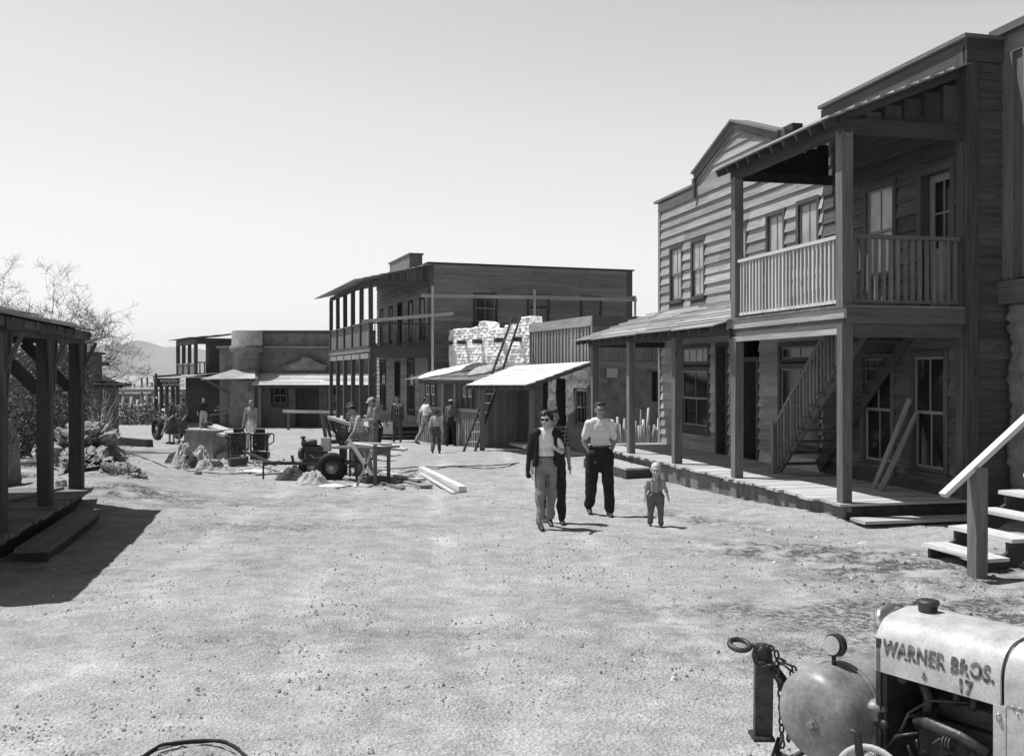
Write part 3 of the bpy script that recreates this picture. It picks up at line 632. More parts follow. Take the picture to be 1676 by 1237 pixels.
for t in (-2.82, -3.72):
    mb = MB(); mb.bar(RW.p(t, -.08, .52), RW.p(t, 1.0, -1.35), .05, .2, tone=.8)
    for i in range(5): v0 = .62-.36*i; mb.wb(RW, t-.02, t+.02, .17+.205*i-.2, .17+.205*i-.047, v0-.3, v0-.04, .9)
    mb.build('stringer', MT['dark'], stp)
mb = MB(); pb = og(1600, 948); PW = W(pb.x, pb.y, Va, (-Ua[0], -Ua[1])); mb.wb(PW, -.07, .07, -.05, 1.225, -.075, .075, 1.0, .004); mb.build('post', MT['mid'], stp)
mb = MB(); mb.bar(PW.p(-.43, .93, -.0), PW.p(.75, 1.86, 0), .11, .05, tone=1.2); mb.build('handrail', MT['light'], stp)
# ---------------------------------------------------------------- middle two storey hotel (M)
def frame(x, y, th, front=True):
    """street-facing frame: along the street away from the camera; outward to the left"""
    U = (-math.sin(th), math.cos(th)); V = (math.cos(th), math.sin(th)); return W(x, y, U, (-V[0], -V[1]))
def sideframe(w, t=0, d=0):
    p = w.p(t, 0, d); V = -w.n; return W(p.x, p.y, (V.x, V.y), (-w.a.x, -w.a.y))
TM = math.radians(19.5)
MR = frame(-5.92, 41.5, TM); MF = W(MR.p(0, 0, -2.54).x, MR.p(0, 0, -2.54).y, (MR.a.x, MR.a.y), (MR.n.x, MR.n.y)); MS = sideframe(MF)
Mb = thing('hotel_building', MR.p(4, 0, -6), 'large two storey plank building with a long balcony porch facing the street, mid distance', 'building')
GM = -.62; TP = 6.95
wn2 = [(.75, 1.6), (2.9, 3.75), (7.1, 7.9), (9.3, 10.1)]
gw = [(2.55, 3.95, .5, 2.95), (8.6, 10.1, .5, 2.95)]
ops = [(a, b, 3.85, 5.6) for a, b in wn2]+[(5.0, 5.95, 3.1, 5.65)]+gw+[(5.4, 6.6, .05, 2.85)]
mb = MB(); siding(mb, MF, 0, 10.9, .0, TP-.3, ops, .2, .035, .2); mb.build('plank_wall', MT['siding'], Mb); mb = MB(); mb.wb(MF, -.1, .1, GM, TP-.1, -.08, .05, .5); mb.wb(MF, 0, 10.9, TP-.31, TP, -.05, .05, 1.5)  # front siding lighter than the side: reflected light put into the colour
sops = [(1.95, 3.05, 4.45, 5.75), (4.45, 5.5, 4.45, 5.75), (7.0, 8.05, 4.45, 5.75)]
siding(mb, MS, .1, 9.45, GM, TP-.02, sops, .2, .028, .22); mb.wb(MS, 9.35, 9.6, GM, TP, -.06, .04, .45); mb.wb(MS, -.05, .17, GM, TP, -.06, .045, .6)
# raised centre of the parapet
for z in np.arange(TP+.03, TP+.75, .19): mb.wb(MF, 3.45, 7.75, z, z+.185, -.1, .02+.01*random.random(), random.uniform(.9, 1.4))
mb.wb(MF, 3.35, 7.85, TP+.77, TP+.84, -.6, .08, .8); mb.wb(MF, 3.4, 3.46, TP-.5, TP+.77, -.55, .06, .8); mb.wb(MF, 3.46, 7.7, TP-.4, TP+.7, -.5, -.11, .7)
mb.build('plank_wall', MT['sidingM'], Mb)
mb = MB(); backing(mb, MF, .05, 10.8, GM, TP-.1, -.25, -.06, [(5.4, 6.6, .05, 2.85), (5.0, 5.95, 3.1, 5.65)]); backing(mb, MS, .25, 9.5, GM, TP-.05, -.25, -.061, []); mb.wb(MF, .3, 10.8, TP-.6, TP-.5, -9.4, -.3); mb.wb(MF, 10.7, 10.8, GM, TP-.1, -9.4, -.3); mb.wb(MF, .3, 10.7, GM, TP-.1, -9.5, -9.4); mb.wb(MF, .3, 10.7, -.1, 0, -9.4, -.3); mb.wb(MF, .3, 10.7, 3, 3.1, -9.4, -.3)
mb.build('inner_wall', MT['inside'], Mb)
mb = MB(); mb.wb(MF, -.1, 10.95, TP, TP+.06, -.3, .1); mb.wb(MS, -.1, 9.7, TP+.001, TP+.062, -.3, .07, .8); mb.build('parapet_cap', MT['dark'], Mb)
for a, b in wn2: window(Mb, MF, a, b, 3.85, 5.6, trim='darker', cw=.09, sash='sash', pane='grey_pane')
for a, b, c, d in gw: window(Mb, MF, a, b, c, d, trim='darker', cw=.09, cols=4)
for a, b, c, d in sops: window(Mb, MS, a, b, c, d, trim='darker', cw=.09, cols=2, sash='sash')
door(Mb, MF, 5.0, 5.95, 3.1, 5.65, trim='darker', mat='dark'); door(Mb, MF, 5.4, 6.6, .05, 2.85, inset=.5, trim='darker', mat='darker')
mb = MB(); t = -.2
while t < 10.5: mb.wb(MR, t, t+.19, 0, .05, -2.5, .15, None); t += .2
mb.build('porch_floor', MT['deck'], Mb)
mb = MB(); mb.wb(MR, -.15, 10.4, GM-.1, -.005, .0, .05, .6); mb.wb(MR, -.15, -.1, GM-.1, -.005, -2.5, 0, .6)
mb.build('skirt_boards', MT['darker'], Mb)
for i in range(3):
    mb = MB(); mb.wb(MR, -1.6 if 0 else 0.2, 4.4, GM+.16*i+.08, GM+.16*i+.13, .1, 1.1-.3*i, 1); mb.wb(MR, .2, 4.4, GM+.16*i-.08, GM+.16*i+.078, .1, 1.02-.3*i, .5); mb.build('step', MT['mid'], Mb)
SBm = sideframe(MR, 0, 0)
for i in range(3):
    mb = MB(); mb.wb(SBm, .3, 2.5, GM+.16*i+.06, GM+.16*i+.11, .05, 1.1-.3*i, 1); mb.wb(SBm, .3, 2.5, GM+.16*i-.1, GM+.16*i+.058, .1, 1.02-.3*i, .4); mb.build('step', MT['mid'], Mb)
for i in range(6):
    t = i*2.05; post(Mb, MR, t, .05, 3.1, 0, .17, 'dark'); post(Mb, MR, t, 3.42, 6.0, 0, .17, 'dark')
mb = MB(); t = -.1
while t < 10.4: mb.wb(MR, t, t+.19, 3.36, 3.42, -2.5, .12, None); t += .2
mb.build('balcony_floor', MT['dark'], Mb)
mb = MB(); mb.wb(MR, -.12, 10.4, 3.17, 3.355, .03, .08, 1.6); mb.wb(MR, -.1, 10.38, 2.88, 3.10, .02, .07, 1.5); mb.wb(MR, -.1, 10.3, 3.1, 3.17, 0, .04, .6); mb.wb(SBm, .02, 2.5, 2.9, 3.35, .02, .07, .6)
mb.build('floor_beam', MT['mid'], Mb)
for i in range(5):
    t = i*2.05; mb = MB(); x = t+.1
    while x < t+1.94: mb.wb(MR, x, x+.125, 3.42, 4.38, -.01, .015, None); x += .14
    mb.wb(MR, t+.1, t+1.95, 4.38, 4.44, -.05, .07, 1.7); mb.build('railing', MT['mid'], Mb)
mb = MB(); balusters(mb, SBm, .1, 2.45, 3.45, 4.4, 0, .14, .04); mb.build('railing', MT['dark'], Mb)
mb = MB(); mb.wb(MR, -.1, 10.4, 5.98, 6.16, -.06, .06, .9); mb.wb(SBm, .06, 2.5, 5.98, 6.16, -.06, .06, .9)
x = .1
while x < 2.4: mb.wb(SBm, x, x+.24, 6.16, 6.2+.28*x, -.03, 0, random.uniform(.6, 1.2)); mb.wb(SBm, x+.25, x+.30, 6.16, 6.2+.28*x, .002, .03, 1.8); x += .3
mb.build('roof_beam', MT['dark'], Mb)
shake_roof(MR, -.3, 11.3, 6.10, .75, 6.86, -2.5, 9, .2).build('balcony_roof', MT['shake'], Mb)
# scaffold of long rails and poles outside the side wall
sc = thing('scaffold', at(873, 640, 40), 'pole and rail scaffold strung across the plain side wall of the big plank building', 'scaffold')
mb = MB(); mb.bar(at(690, 484, 39.5), at(900, 487, 40.5), .05, .14, tone=1.2); mb.bar(at(862, 486, 40.4), at(1042, 491, 42.5), .05, .14, tone=1.1); mb.bar(at(1020, 488, 42.3), at(1040, 486, 42.4), .15, .1); mb.build('rail', MT['rail'], sc)
mb = MB(); mb.bar(at(592, 526, 39.2), at(742, 513, 39.5), .05, .13, tone=1.3); mb.build('rail', MT['rail'], sc)
for px, y0, Y in ((708, 468, 39.4), (875, 474, 40.4), (1039.5, 486, 42.4)):
    mb = MB(); p = at(px, y0, Y); mb.bar((p.x, p.y, g(0, Y)-.1), p, .09, .09, tone=1.5); mb.build('pole', MT['rail'], sc)

# ---------------------------------------------------------------- N: unfinished white adobe wall building with a plank shed front
TN = math.atan2(.5225, .8526)
NF = frame(.587, 36.55, TN); NS = sideframe(NF, -.2)
Nb = thing('white_adobe_building', NF.p(3, 0, -3), 'whitewashed lumpy adobe wall with beam ends sticking out, sunlit and unfinished', 'building')
def topN(t): return .12*noise.noise(Vector((t*1.9, 2, 0)))+(.22 if 2.9 < t < 3.7 else 0)+(.26 if -.2 < t < .55 else 0)-(.12 if 1.6 < t < 2.9 else 0)
rough_wall(NF, -.25, 6.2, -.6, 4.1, .06, (.46, .125), .045, .5, .035, topN, 2).build('adobe_wall', MT['plaster'], Nb)
NE = W(NF.p(6.2, 0, 0).x, NF.p(6.2, 0, 0).y, (-NF.n.x, -NF.n.y), (NF.a.x, NF.a.y))
for k, t in enumerate((5.95, 4.75, 3.45, 1.75, .45)):
    mb = MB(); z = 3.50+.02*k*0; mb.wb(NF, t-.09, t+.09, z-.06, z+.1, -.3, .38, 1, .01); mb.build('beam_end', MT['dark'], Nb)
mb = MB(); mb.wb(NF, -.2, 6.1, -.6, 3.9, -4, -.55, 1); mb.build('inner_wall', MT['adobe'], Nb)
SF = frame(NF.p(-.0, 0, 2.1).x, NF.p(0, 0, 2.1).y, TN)
Sb = thing('plank_shed', SF.p(2.3, 0, -1), 'low plank shed with paned windows, an open doorway and torn roofing', 'shed')
s0, s1 = -.35, 4.75; GS = -.5
opsS = [(.35, 1.15, .95, 2.0), (1.76, 2.62, GS, 1.85), (3.3, 4.2, 1.0, 1.9)]
mb = MB(); battens(mb, SF, s0, s1, GS, .85, .17, [o for o in opsS if o[2] < 0], 0, .02); battens(mb, SF, s0, s1, .95, 1.95, .3, opsS, -.02, .01); mb.wb(SF, s0, 1.76, .85, .96, -.04, .05, 1.4); mb.wb(SF, 2.62, s1, .85, .96, -.04, .05, 1.4); mb.wb(SF, s0, s0+.1, GS, 1.98, -.05, .06, .7); mb.wb(SF, 1.63, 1.76, GS, 1.98, -.05, .06, 1.0); mb.wb(SF, 2.62, 2.75, GS, 1.98, -.05, .06, 1.3); mb.wb(SF, s0, s1, 1.86, 2.02, -.05, .065, .6)
SS = sideframe(SF, s0); battens(mb, SS, 0, 2.0, GS, 1.95, .2); mb.wb(SF, s1-.05, s1, GS, 1.95, -2, 0, .7)
mb.build('plank_wall', MT['batten'], Sb)
mb = MB(); backing(mb, SF, s0+.05, s1-.05, GS, 1.95, -.1, -.052, [opsS[1]]); mb.wb(SF, s0+.1, s1-.1, GS, 2, -2.0, -1.9); mb.wb(SF, 1.3, 1.35, GS, 1.95, -1.9, -.1); mb.wb(SF, 3.4, 3.45, GS, 1.95, -1.9, -.1); mb.build('inner_wall', MT['inside'], Sb)
window(Sb, SF, .35, .78, .95, 1.85, cols=2, sash='whitesash', cw=.05, sill=False, trim='dark'); window(Sb, SF, .78, 1.2, .95, 1.85, cols=2, sash='whitesash', cw=.05, sill=False, trim='dark')
window(Sb, SF, 3.3, 3.75, 1.0, 1.85, cols=2, sash='whitesash', cw=.05, sill=False, trim='dark'); window(Sb, SF, 3.76, 4.2, 1.0, 1.85, cols=2, sash='whitesash', cw=.05, sill=False, trim='dark')
shake_roof(SF, s0-.4, s1+.45, 1.98, .45, 2.62, -2.1, 5, .35, .03, .06, wave=.1).build('shed_roof', MT['tar'], Sb)
def heap(name, c, rx, ry, h, mat, label, cat, n=28, amp=.35, seed=0, tilt=None, fr=3.0, group=None):
    mb = MB(); vs = []
    for j in range(n):
        for i in range(n):
            u, v = 2*i/(n-1)-1, 2*j/(n-1)-1; r = max(abs(u), abs(v)); rr = math.hypot(u, v)
            k = 1 if rr < 1e-6 else r/rr; x, y = u*k, v*k; rad = math.hypot(x, y)
            e = 1+.25*noise.noise(Vector((x*1.7+seed, y*1.7, 5)))
            n1 = noise.noise(Vector((x*fr*.6+seed, y*fr*.6, 1))); n2 = 1-abs(noise.noise(Vector((x*fr+seed, y*fr, 9))))*2; n3 = 1-abs(noise.noise(Vector((x*fr*2.6+seed, y*fr*2.6, 4))))*2
            z = h*min(1, 1.35*(1-rad**1.3))*(.55+amp*.45*n1+amp*.30*n2+amp*.34*n3)
            if rad > .995: z = -.03
            P = Vector((c[0]+x*rx*e, c[1]+y*ry*e, c[2]+z))
            if tilt: P.z += tilt(P)
            vs.append(P)
    mb.add(vs, [(j*n+i, j*n+i+1, (j+1)*n+i+1, (j+1)*n+i) for j in range(n-1) for i in range(n-1)], 1, None, True)
    o = mb.build(name, MT[mat]); return tag(o, label, cat, group)
def rooft(P):
    q = Vector((P.x, P.y, 0))-SF.o; d = q.dot(SF.n); return 2.09+(.45-d)*.25-0
cc = SF.p(3.7, 0, -.7); heap('cloth_sheet', (cc.x, cc.y, 0), 1.25, .8, .09, 'plaster', 'white cloth sheet thrown over the left part of the torn shed roof', 'cloth', tilt=rooft, amp=.5)
cc = SF.p(.9, 0, -.8); heap('reed_mat', (cc.x, cc.y, 0), .7, .8, .13, 'thatch', 'tangled straw mat lying on the shed roof beside the ladder', 'mat', tilt=rooft, amp=.9, fr=6)
cc = SF.p(2.5, 0, -1.2); heap('tarp', (cc.x, cc.y, 0), .55, .6, .12, 'rag', 'dark crumpled tarpaper piece in the middle of the shed roof', 'tarpaper', tilt=rooft, amp=.8, fr=5)
# ladder
def ladder(p, q, w_, label, nr=12, mat='darker'):
    p, q = Vector(p), Vector(q); L = thing('ladder', p, label, 'ladder'); a = (q-p); sd = a.cross(Vector((0, 1, 0))).normalized()*w_/2
    sd = Vector((1, .2, 0)).normalized()*w_/2
    for s in (-1, 1): mb = MB(); mb.bar(p+sd*s, q+sd*s*.75, .045, .09); mb.build('side_rail', MT[mat], L)
    for i in range(1, nr):
        c = p+a*(i/nr); k = 1-.25*i/nr; mb = MB(); mb.bar(c-sd*k, c+sd*k, .05, .035, tone=1.5); mb.build('rung', MT['light'], L)
ladder(og(768, 739)+Vector((0, -.05, 0)), at(846, 517, 36.4), .38, 'tall dark ladder leaning over the shed roof on the white adobe wall', 15)

# ---------------------------------------------------------------- Q: batten fronted adobe with a plank canopy
QF = frame(2.57, 31.1, TM); QS = sideframe(QF)
Qb = thing('batten_front_building', QF.p(2.5, 0, -3), 'low adobe building with a vertical board false front, beside the boardwalk end', 'building')
mb = MB(); battens(mb, QF, 0, 5.6, 2.55, 3.75, .28, (), .02, .035); mb.wb(QF, -.04, 5.6, 3.75, 4.06, -.05, .09, 1.3)
battens(mb, QS, 0, 9, 2.55, 3.75, .3, (), .02, .03); mb.wb(QS, -.08, 9, 3.75, 4.06, -.05, .085, .6); mb.wb(QS, .1, 9, 2.4, 2.62, -.02, .06, 1); mb.wb(QF, -.05, .05, 2.5, 3.75, -.03, .085, 1.1)
mb.build('batten_wall', MT['batten'], Qb)
wq = [(.55, 1.55, .55, 1.75), (2.25, 3.1, -.5, 2.1), (3.9, 5.2, -.5, 2.1)]
rough_wall(QF, 0, 5.7, -.7, 2.56, .03, (.5, .14), .03, .5, .06, seed=8, ops=wq).build('adobe_wall', MT['adobeL'], Qb)
rough_wall(QS, -.02, 9, -.7, 2.5, .02, (.5, .14), .02, .5, .06, seed=9, ops=[(2.0, 2.75, 1.35, 2.3)]).build('adobe_wall', MT['adobe'], Qb)
mb = MB(); mb.wb(QF, .2, 5.5, -.7, 3.9, -7, -.6, 1); mb.wb(QF, -.04+.1, .5, 2.5, 4.0, -8, -.1, 1); mb.build('inner_wall', MT['inside'], Qb)
window(Qb, QF, .55, 1.55, .55, 1.75, cols=3, sash='sash', trim='mid', cw=.07, d=-.06)
mb = MB(); mb.wb(QS, 1.95, 2.8, 1.3, 2.35, -.3, -.2, 1); o = mb.build('window', MT['inside'], Qb); mb = MB()
for t in np.arange(2.05, 2.75, .16): mb.wb(QS, t, t+.035, 1.33, 2.32, -.03, .01, 1)
for z in np.arange(1.45, 2.3, .2): mb.wb(QS, 1.98, 2.77, z, z+.03, -.06, -.02, 1)
mb.build('bars', MT['darker'], o)
tag_ = MB(); tag_.wb(QS, .42, .80, 2.12, 2.50, .045, .055, 1); tag_.build('poster', MT['steel'], Qb)
# canopy
cE0, cE1, cT0, cT1 = at(763, 632, 33.5), at(861, 632, 30.0), at(842, 600, 35.0), at(966, 594, 30.9)
can = thing('plank_canopy', at(840, 735, 31), 'sunlit pale plank canopy on two posts in front of the adobe doorway', 'canopy')
mb = MB(); n = 7
for i in range(n):
    a, b = i/n, (i+1.12)/n; P = [cE0.lerp(cT0, a), cE1.lerp(cT1, a), cE1.lerp(cT1, b), cE0.lerp(cT0, b)]; k = Vector((0, 0, .03)); up = Vector((0, 0, .03))
    P = [P[0]+k, P[1]+k, P[2], P[3]]; mb.box8(P+[p+up for p in P], random.uniform(.85, 1.15), .006)
mb.build('canopy_boards', MT['shakeL'], can)
mb = MB()
for i in range(9): f = i/8; mb.bar(cE0.lerp(cE1, f)+Vector((0,0,-.05)), cT0.lerp(cT1, f)+Vector((0,0,-.05)), .05, .09)
mb.bar(cE0.lerp(cT0, .12)+Vector((0,0,-.13)), cE1.lerp(cT1, .12)+Vector((0,0,-.13)), .12, .14, tone=1.2); mb.build('canopy_frame', MT['dark'], can)
for f in (.18, .97):
    p = cE0.lerp(cE1, f).lerp(cT0.lerp(cT1, f), .12); mb = MB(); mb.bar((p.x, p.y, -.6), (p.x, p.y, p.z-.2), .17, .17, tone=.9); mb.build('post', MT['mid'], can)
# doorway sidewall in white dabs and walkway
t_ = thing('plank_walk', at(880, 740, 30), 'low plank edging along the foot of the adobe wall', 'walkway'); mb = MB()
for i in range(6): mb.wb(QF, i*.95-.4, i*.95+.54, -.34, -.24, .35, 1.0, None)
mb.build('board', MT['light'], t_)
# stick fence between the boardwalk and the adobe wall
sf = thing('stick_fence', at(1050, 725, 29), 'uneven fence of peeled sticks behind the far end of the boardwalk', 'fence'); mb = MB(); x = 1008
while x < 1089:
    Y = 29.3; top = random.uniform(682, 700); 
    if random.random() < .12: top = random.uniform(655, 672)
    p = at(x, 735, Y+random.uniform(-.08, .08)); q = at(x+random.uniform(-2.5, 2.5), top, Y+random.uniform(-.1, .1)); mid = p.lerp(q, .5)+Vector((random.uniform(-.03, .03), 0, 0)); r = random.uniform(.022, .05)
    mb.tube([Vector((p.x, p.y, -.5)), mid, q], [r*1.1, r, r*.75], 7, random.uniform(.6, 1.4)); x += r*58*1.7
mb.build('stick', MT['pole'], sf); mb = MB(); mb.bar(at(1005, 716, 29.4), at(1095, 716, 29.4), .04, .05); mb.build('fence_rail', MT['mid'], sf)

# ---------------------------------------------------------------- left porch
TL = math.radians(12.6); UL = (-math.sin(TL), math.cos(TL)); VL = (math.cos(TL), math.sin(TL))
LR = W(-7.26, 16.5, UL, VL)   # post line; outward to the right
Lb = thing('porch_building', LR.p(-3, 0, -2), 'dark timber porch with braced posts at the left edge', 'building')
for t, d in ((0, 0), (-2.15, 0), (-4.6, 0), (-6.1, 0)):
    post(Lb, LR, t, .33, 2.74, d, .2, 'dark')
    mb = MB()
    mb.bar(LR.p(t, 2.05, -.02), LR.p(t-.0, 2.75, .30), .05, .05, tone=1.3); mb.bar(LR.p(t-.06, 1.95, .1), LR.p(t-.24, 2.75, .1), .04, .05, tone=1.4); mb.bar(LR.p(t+.06, 1.95, .1), LR.p(t+.24, 2.75, .1), .04, .05, tone=1.3)
    mb.bar(LR.p(t, 2.0, -.1), LR.p(t, 2.75, -.8), .14, .16, tone=.7); mb.build('brace', MT['dark'], Lb)
mb = MB(); mb.wb(LR, -6.6, .2, 2.74, 2.92, -.08, .1, .9); mb.wb(LR, -.0, .12, 2.75, 2.9, -2.3, -.08, .8); mb.build('porch_beam', MT['dark'], Lb)
mb = MB(); rafters(mb, LR, np.arange(-6.5, .2, .6), 2.93, .2, 3.62, -2.3, .12, .07)
x = -6.6
while x < .15: q = x+random.uniform(.5, 1.0); mb.wb(LR, x, min(q, .18), 2.80+random.uniform(-.02, .02), 2.93, .16, .19, random.uniform(.6, 1.3), .012); x = q
mb.build('rafters', MT['dark'], Lb)
shake_roof(LR, -6.45, .24, 2.92, .24, 3.66, -2.4, 9, .3, .035, .03, wave=.09).build('porch_roof', MT['shake'], Lb)
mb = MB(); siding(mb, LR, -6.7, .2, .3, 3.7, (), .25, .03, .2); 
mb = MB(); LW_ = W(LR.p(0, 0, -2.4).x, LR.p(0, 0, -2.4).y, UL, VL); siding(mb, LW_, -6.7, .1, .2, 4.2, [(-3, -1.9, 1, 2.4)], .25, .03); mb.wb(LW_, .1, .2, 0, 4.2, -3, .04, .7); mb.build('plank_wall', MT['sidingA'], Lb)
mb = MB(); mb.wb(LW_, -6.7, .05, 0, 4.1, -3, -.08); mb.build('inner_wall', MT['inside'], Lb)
window(Lb, LW_, -3, -1.9, 1, 2.4)
mb = MB(); t = -6.7
while t < .28: q = t+random.choice([.15, .2, .25]); mb.wb(LR, t, q-.008, .28+random.uniform(-.008, 0), .33+random.uniform(-.006, .006), -2.38, .22+random.uniform(-.02, .025), None, .003); t = q
mb.build('porch_floor', MT['mid'], Lb)
mb = MB(); mb.wb(LR, -6.6, .2, -.1, .275, .0, .05, .6); mb.wb(LR, .14, .19, -.1, .275, -2.3, -.0, .6); mb.build('skirt_boards', MT['darker'], Lb)
ls = thing('plank_step', LR.p(-3.2, 0, .8), 'wide plank step lying in the shade below the left porch', 'step'); mb = MB()
mb.wb(LR, -4.9, -1.5, .11, .16, .27, .66, 1, .006); mb.build('tread', MT['mid'], ls); mb = MB(); mb.wb(LR, -4.85, -1.55, -.1, .108, .58, .63, .7); mb.wb(LR, -1.6, -1.55, -.1, .108, .3, .58, .7); mb.wb(LR, -4.85, -4.8, -.1, .108, .3, .58, .7); mb.build('riser', MT['dark'], ls)
pl = thing('porch_plank', LR.p(-.5, .33, -1), 'narrow plank lying slantwise on the left porch floor', 'plank'); mb = MB(); mb.bar(LR.p(-.1, .36, -.2), LR.p(-2.0, .36, -.75), .07, .04, tone=1.6); mb.build('board', MT['mid'], pl)

# ---------------------------------------------------------------- adobe hut at left, far houses
HF = W(-15.63, 38.9, (-1, .05), (-.05, -1)); HS = W(-15.63, 38.9, (-.47, 1), (1, .47))
Hb = thing('adobe_hut', (-18, 41, -.5), 'flat roofed adobe hut with a taller block and one projecting beam, left', 'hut')
mb = rough_wall(HF, 0, 7, -.8, 1.72, .03, (.4, .12), .03, .4, .07, seed=21); m2 = rough_wall(HS, 0, 5, -.8, 1.72, .03, (.4, .12), .03, .4, .07, seed=22)
mb.build('adobe_wall', MT['adobe'], Hb); m2.build('adobe_wall', MT['adobe'], Hb)
mb = MB(); mb.wb(HF, -.45, 7, 1.74, 1.84, -.5, .3, .8, .02); mb.wb(HF, .6, 7, 1.74, 1.84, -3, -.5, .8, .02); mb.wb(HF, -.5, 7, 1.68, 1.80, .3, .36, .5); mb.build('roof_slab', MT['dark'], Hb)
HU = W(at(158, 600, 41).x, 41, (-1, .05), (-.05, -1)); m3 = rough_wall(HU, 0, 3.5, 1.6, 3.05, .03, (.4, .14), .04, .5, .06, seed=31); m3.build('adobe_wall', MT['adobe'], Hb)
mb = MB(); mb.wb(HU, -.08, 3.5, 3.03, 3.13, -.6, .1, .6, .02); mb.build('parapet_cap', MT['dark'], Hb)
mb = MB(); mb.bar(at(150, 595.5, 41.5), at(177, 595.5, 41.2), .14, .17, tone=.8); mb.build('beam_end', MT['dark'], Hb)
mb = MB(); mb.bar(at(152, 613, 42), at(186, 629, 41.4), .6, .14, tone=.8); mb.build('sloping_roof', MT['dark'], Hb)

LY = 56
def zz(y, Y=LY): return CAMZ+(HY-y)/F*Y
def xx(x, Y=LY): return (x-CX)/F*Y
DF = W(xx(350), LY+.4, (1, .02), (.02, -1))
Db = thing('rounded_adobe_building', (xx(450), LY, -.9), 'long flat roofed adobe building with a rounded corner tower and plank canopy, far', 'building')
X = lambda x: (xx(x)-xx(350))
opD = [(X(441), X(469), zz(662), zz(632)), (X(482), X(518), -1, zz(633))]
rough_wall(DF, X(356), X(611), -1.2, zz(569), .02, (.5, .15), .015, .4, .1, seed=41, ops=opD).build('adobe_wall', MT['adobe'], Db)
rough_wall(DF, X(395), X(611), zz(565), zz(543), .03, (9, 9), .0, .4, .1, seed=42, d=-.15).build('parapet', MT['adobeL'], Db)
mb = MB(); mb.wb(DF, X(395), X(611), zz(543), zz(540), -.6, .0, .7, .01); mb.wb(DF, X(352), X(611), zz(570), zz(566), -.4, .22, 1.6, .01); mb.wb(DF, X(358), X(611), zz(577), zz(570.5), -.3, .12, .9); mb.build('ledge', MT['mid'], Db)
mb = MB(); c = DF.p(X(402), 0, .1); mb.lathe((c.x, c.y, 0), (0, 0, 1), [(-1.2, .82), (zz(577), .78), (zz(576), .95), (zz(566), .98), (zz(565), .86), (zz(542), .86), (zz(541), .7)], 24); mb.build('corner_tower', MT['stucco'], Db)
window(Db, DF, X(443), X(468), zz(662), zz(632), cols=2, sash='sash', cw=.07, d=.02); door(Db, DF, X(483), X(518), -.9, zz(634), glass=False, mat='dark', inset=.1)
window(Db, DF, X(533), X(552), zz(662), zz(632), cols=2, sash='sash', cw=.07, d=.02)
mb = MB(); pts = [(462, 603), (466, 597), (480, 594), (490, 589), (494, 584.5), (506, 584.5), (511, 589), (523, 595), (535, 598), (531, 603)]
vs = [DF.p(X(x), zz(y), .05) for x, y in pts]+[DF.p(X(x), zz(y), .3) for x, y in pts]; k = len(pts); mb.add(vs, [tuple(range(k)), tuple(range(2*k-1, k-1, -1))]+[(i, (i+1) % k, k+(i+1) % k, k+i) for i in range(k)], 1.2)
mb.wb(DF, X(464), X(530), zz(606), zz(603), .03, .22, .9); mb.build('moulding', MT['adobeL'], Db)
m_ = shake_roof(DF, X(423), X(611), zz(630.5), 1.9, zz(611), .1, 7, .25, .04, wave=.05); m_.build('canopy_roof', MT['shakeL'], Db)
mb = MB(); mb.wb(DF, X(425), X(611), zz(634), zz(631), 1.7, 1.85, .8); mb.build('canopy_beam', MT['dark'], Db)
for x in (434, 545): mb = MB(); mb.wb(DF, X(x)-.08, X(x)+.08, -1.1, zz(632), 1.68, 1.85); mb.build('post', MT['mid'], Db)
# corrugated hip canopy round the tower
mb = MB(); c = DF.p(X(395), 0, .1); n = 40; vs = []
prof_ = [(x_, y_) for x_, y_ in ((340, 621), (428, 621))]
apx = [DF.p(X(382), zz(606), .6), DF.p(X(418), zz(606), .75)]; e0, e1, e2, e3 = DF.p(X(341), zz(621), 1.9), DF.p(X(428), zz(620), 2.0), DF.p(X(430), zz(620), .2), DF.p(X(341), zz(617), .1)
for k in range(n):
    a, b = k/n, (k+1)/n; zo = .03*(k % 2); P = [e0.lerp(e1, a), e0.lerp(e1, b), apx[0].lerp(apx[1], b), apx[0].lerp(apx[1], a)]; P = [p+Vector((0, 0, zo)) for p in P]; mb.box8(P+[p+Vector((0,0,.02)) for p in P], 1)
mb.add([e0, apx[0], e3, e0+Vector((0,0,.03)), apx[0]+Vector((0,0,.03)), e3+Vector((0,0,.03))], [(0,1,2),(3,5,4),(0,2,5,3),(0,3,4,1),(1,4,5,2)], 1); mb.add([e1, apx[1], e2, e1+Vector((0,0,.03)), apx[1]+Vector((0,0,.03)), e2+Vector((0,0,.03))], [(0,1,2),(3,5,4),(0,2,5,3),(0,3,4,1),(1,4,5,2)], 1)
mb.build('corrugated_canopy', MT['corr'], Db)
mb = MB(); mb.bar(DF.p(X(350), zz(622), 1.8), DF.p(X(384), zz(646), .8), .08, .12); mb.build('brace', MT['mid'], Db); mb = MB(); mb.bar(DF.p(X(418), zz(622), 1.8), DF.p(X(410), zz(640), .9), .08, .12); mb.build('brace', MT['mid'], Db)
mb = MB(); mb.wb(DF, X(380), X(420), -1.2, zz(622), .8, 1.0, 1); mb.build('buttress', MT['stucco'], Db)
mb = MB(); mb.wb(DF, X(358), X(609), -1.2, zz(560), -5, -.45, 1); mb.build('inner_wall', MT['inside'], Db)
hr_ = thing('hitching_rail', (xx(496), LY-3.2, -.8), 'long pole hitching rail in front of the far adobe building', 'rail'); mb = MB(); Y = 52; mb.bar(at(463, 673, Y), at(556, 675, Y), .13, .15, tone=1.2); mb.build('rail_pole', MT['pole'], hr_)
for x in (472, 530): mb = MB(); p = at(x, 674, Y+.02); mb.bar((p.x, p.y, -1), p+Vector((0,0,-.08)), .12, .12); mb.build('post', MT['mid'], hr_)
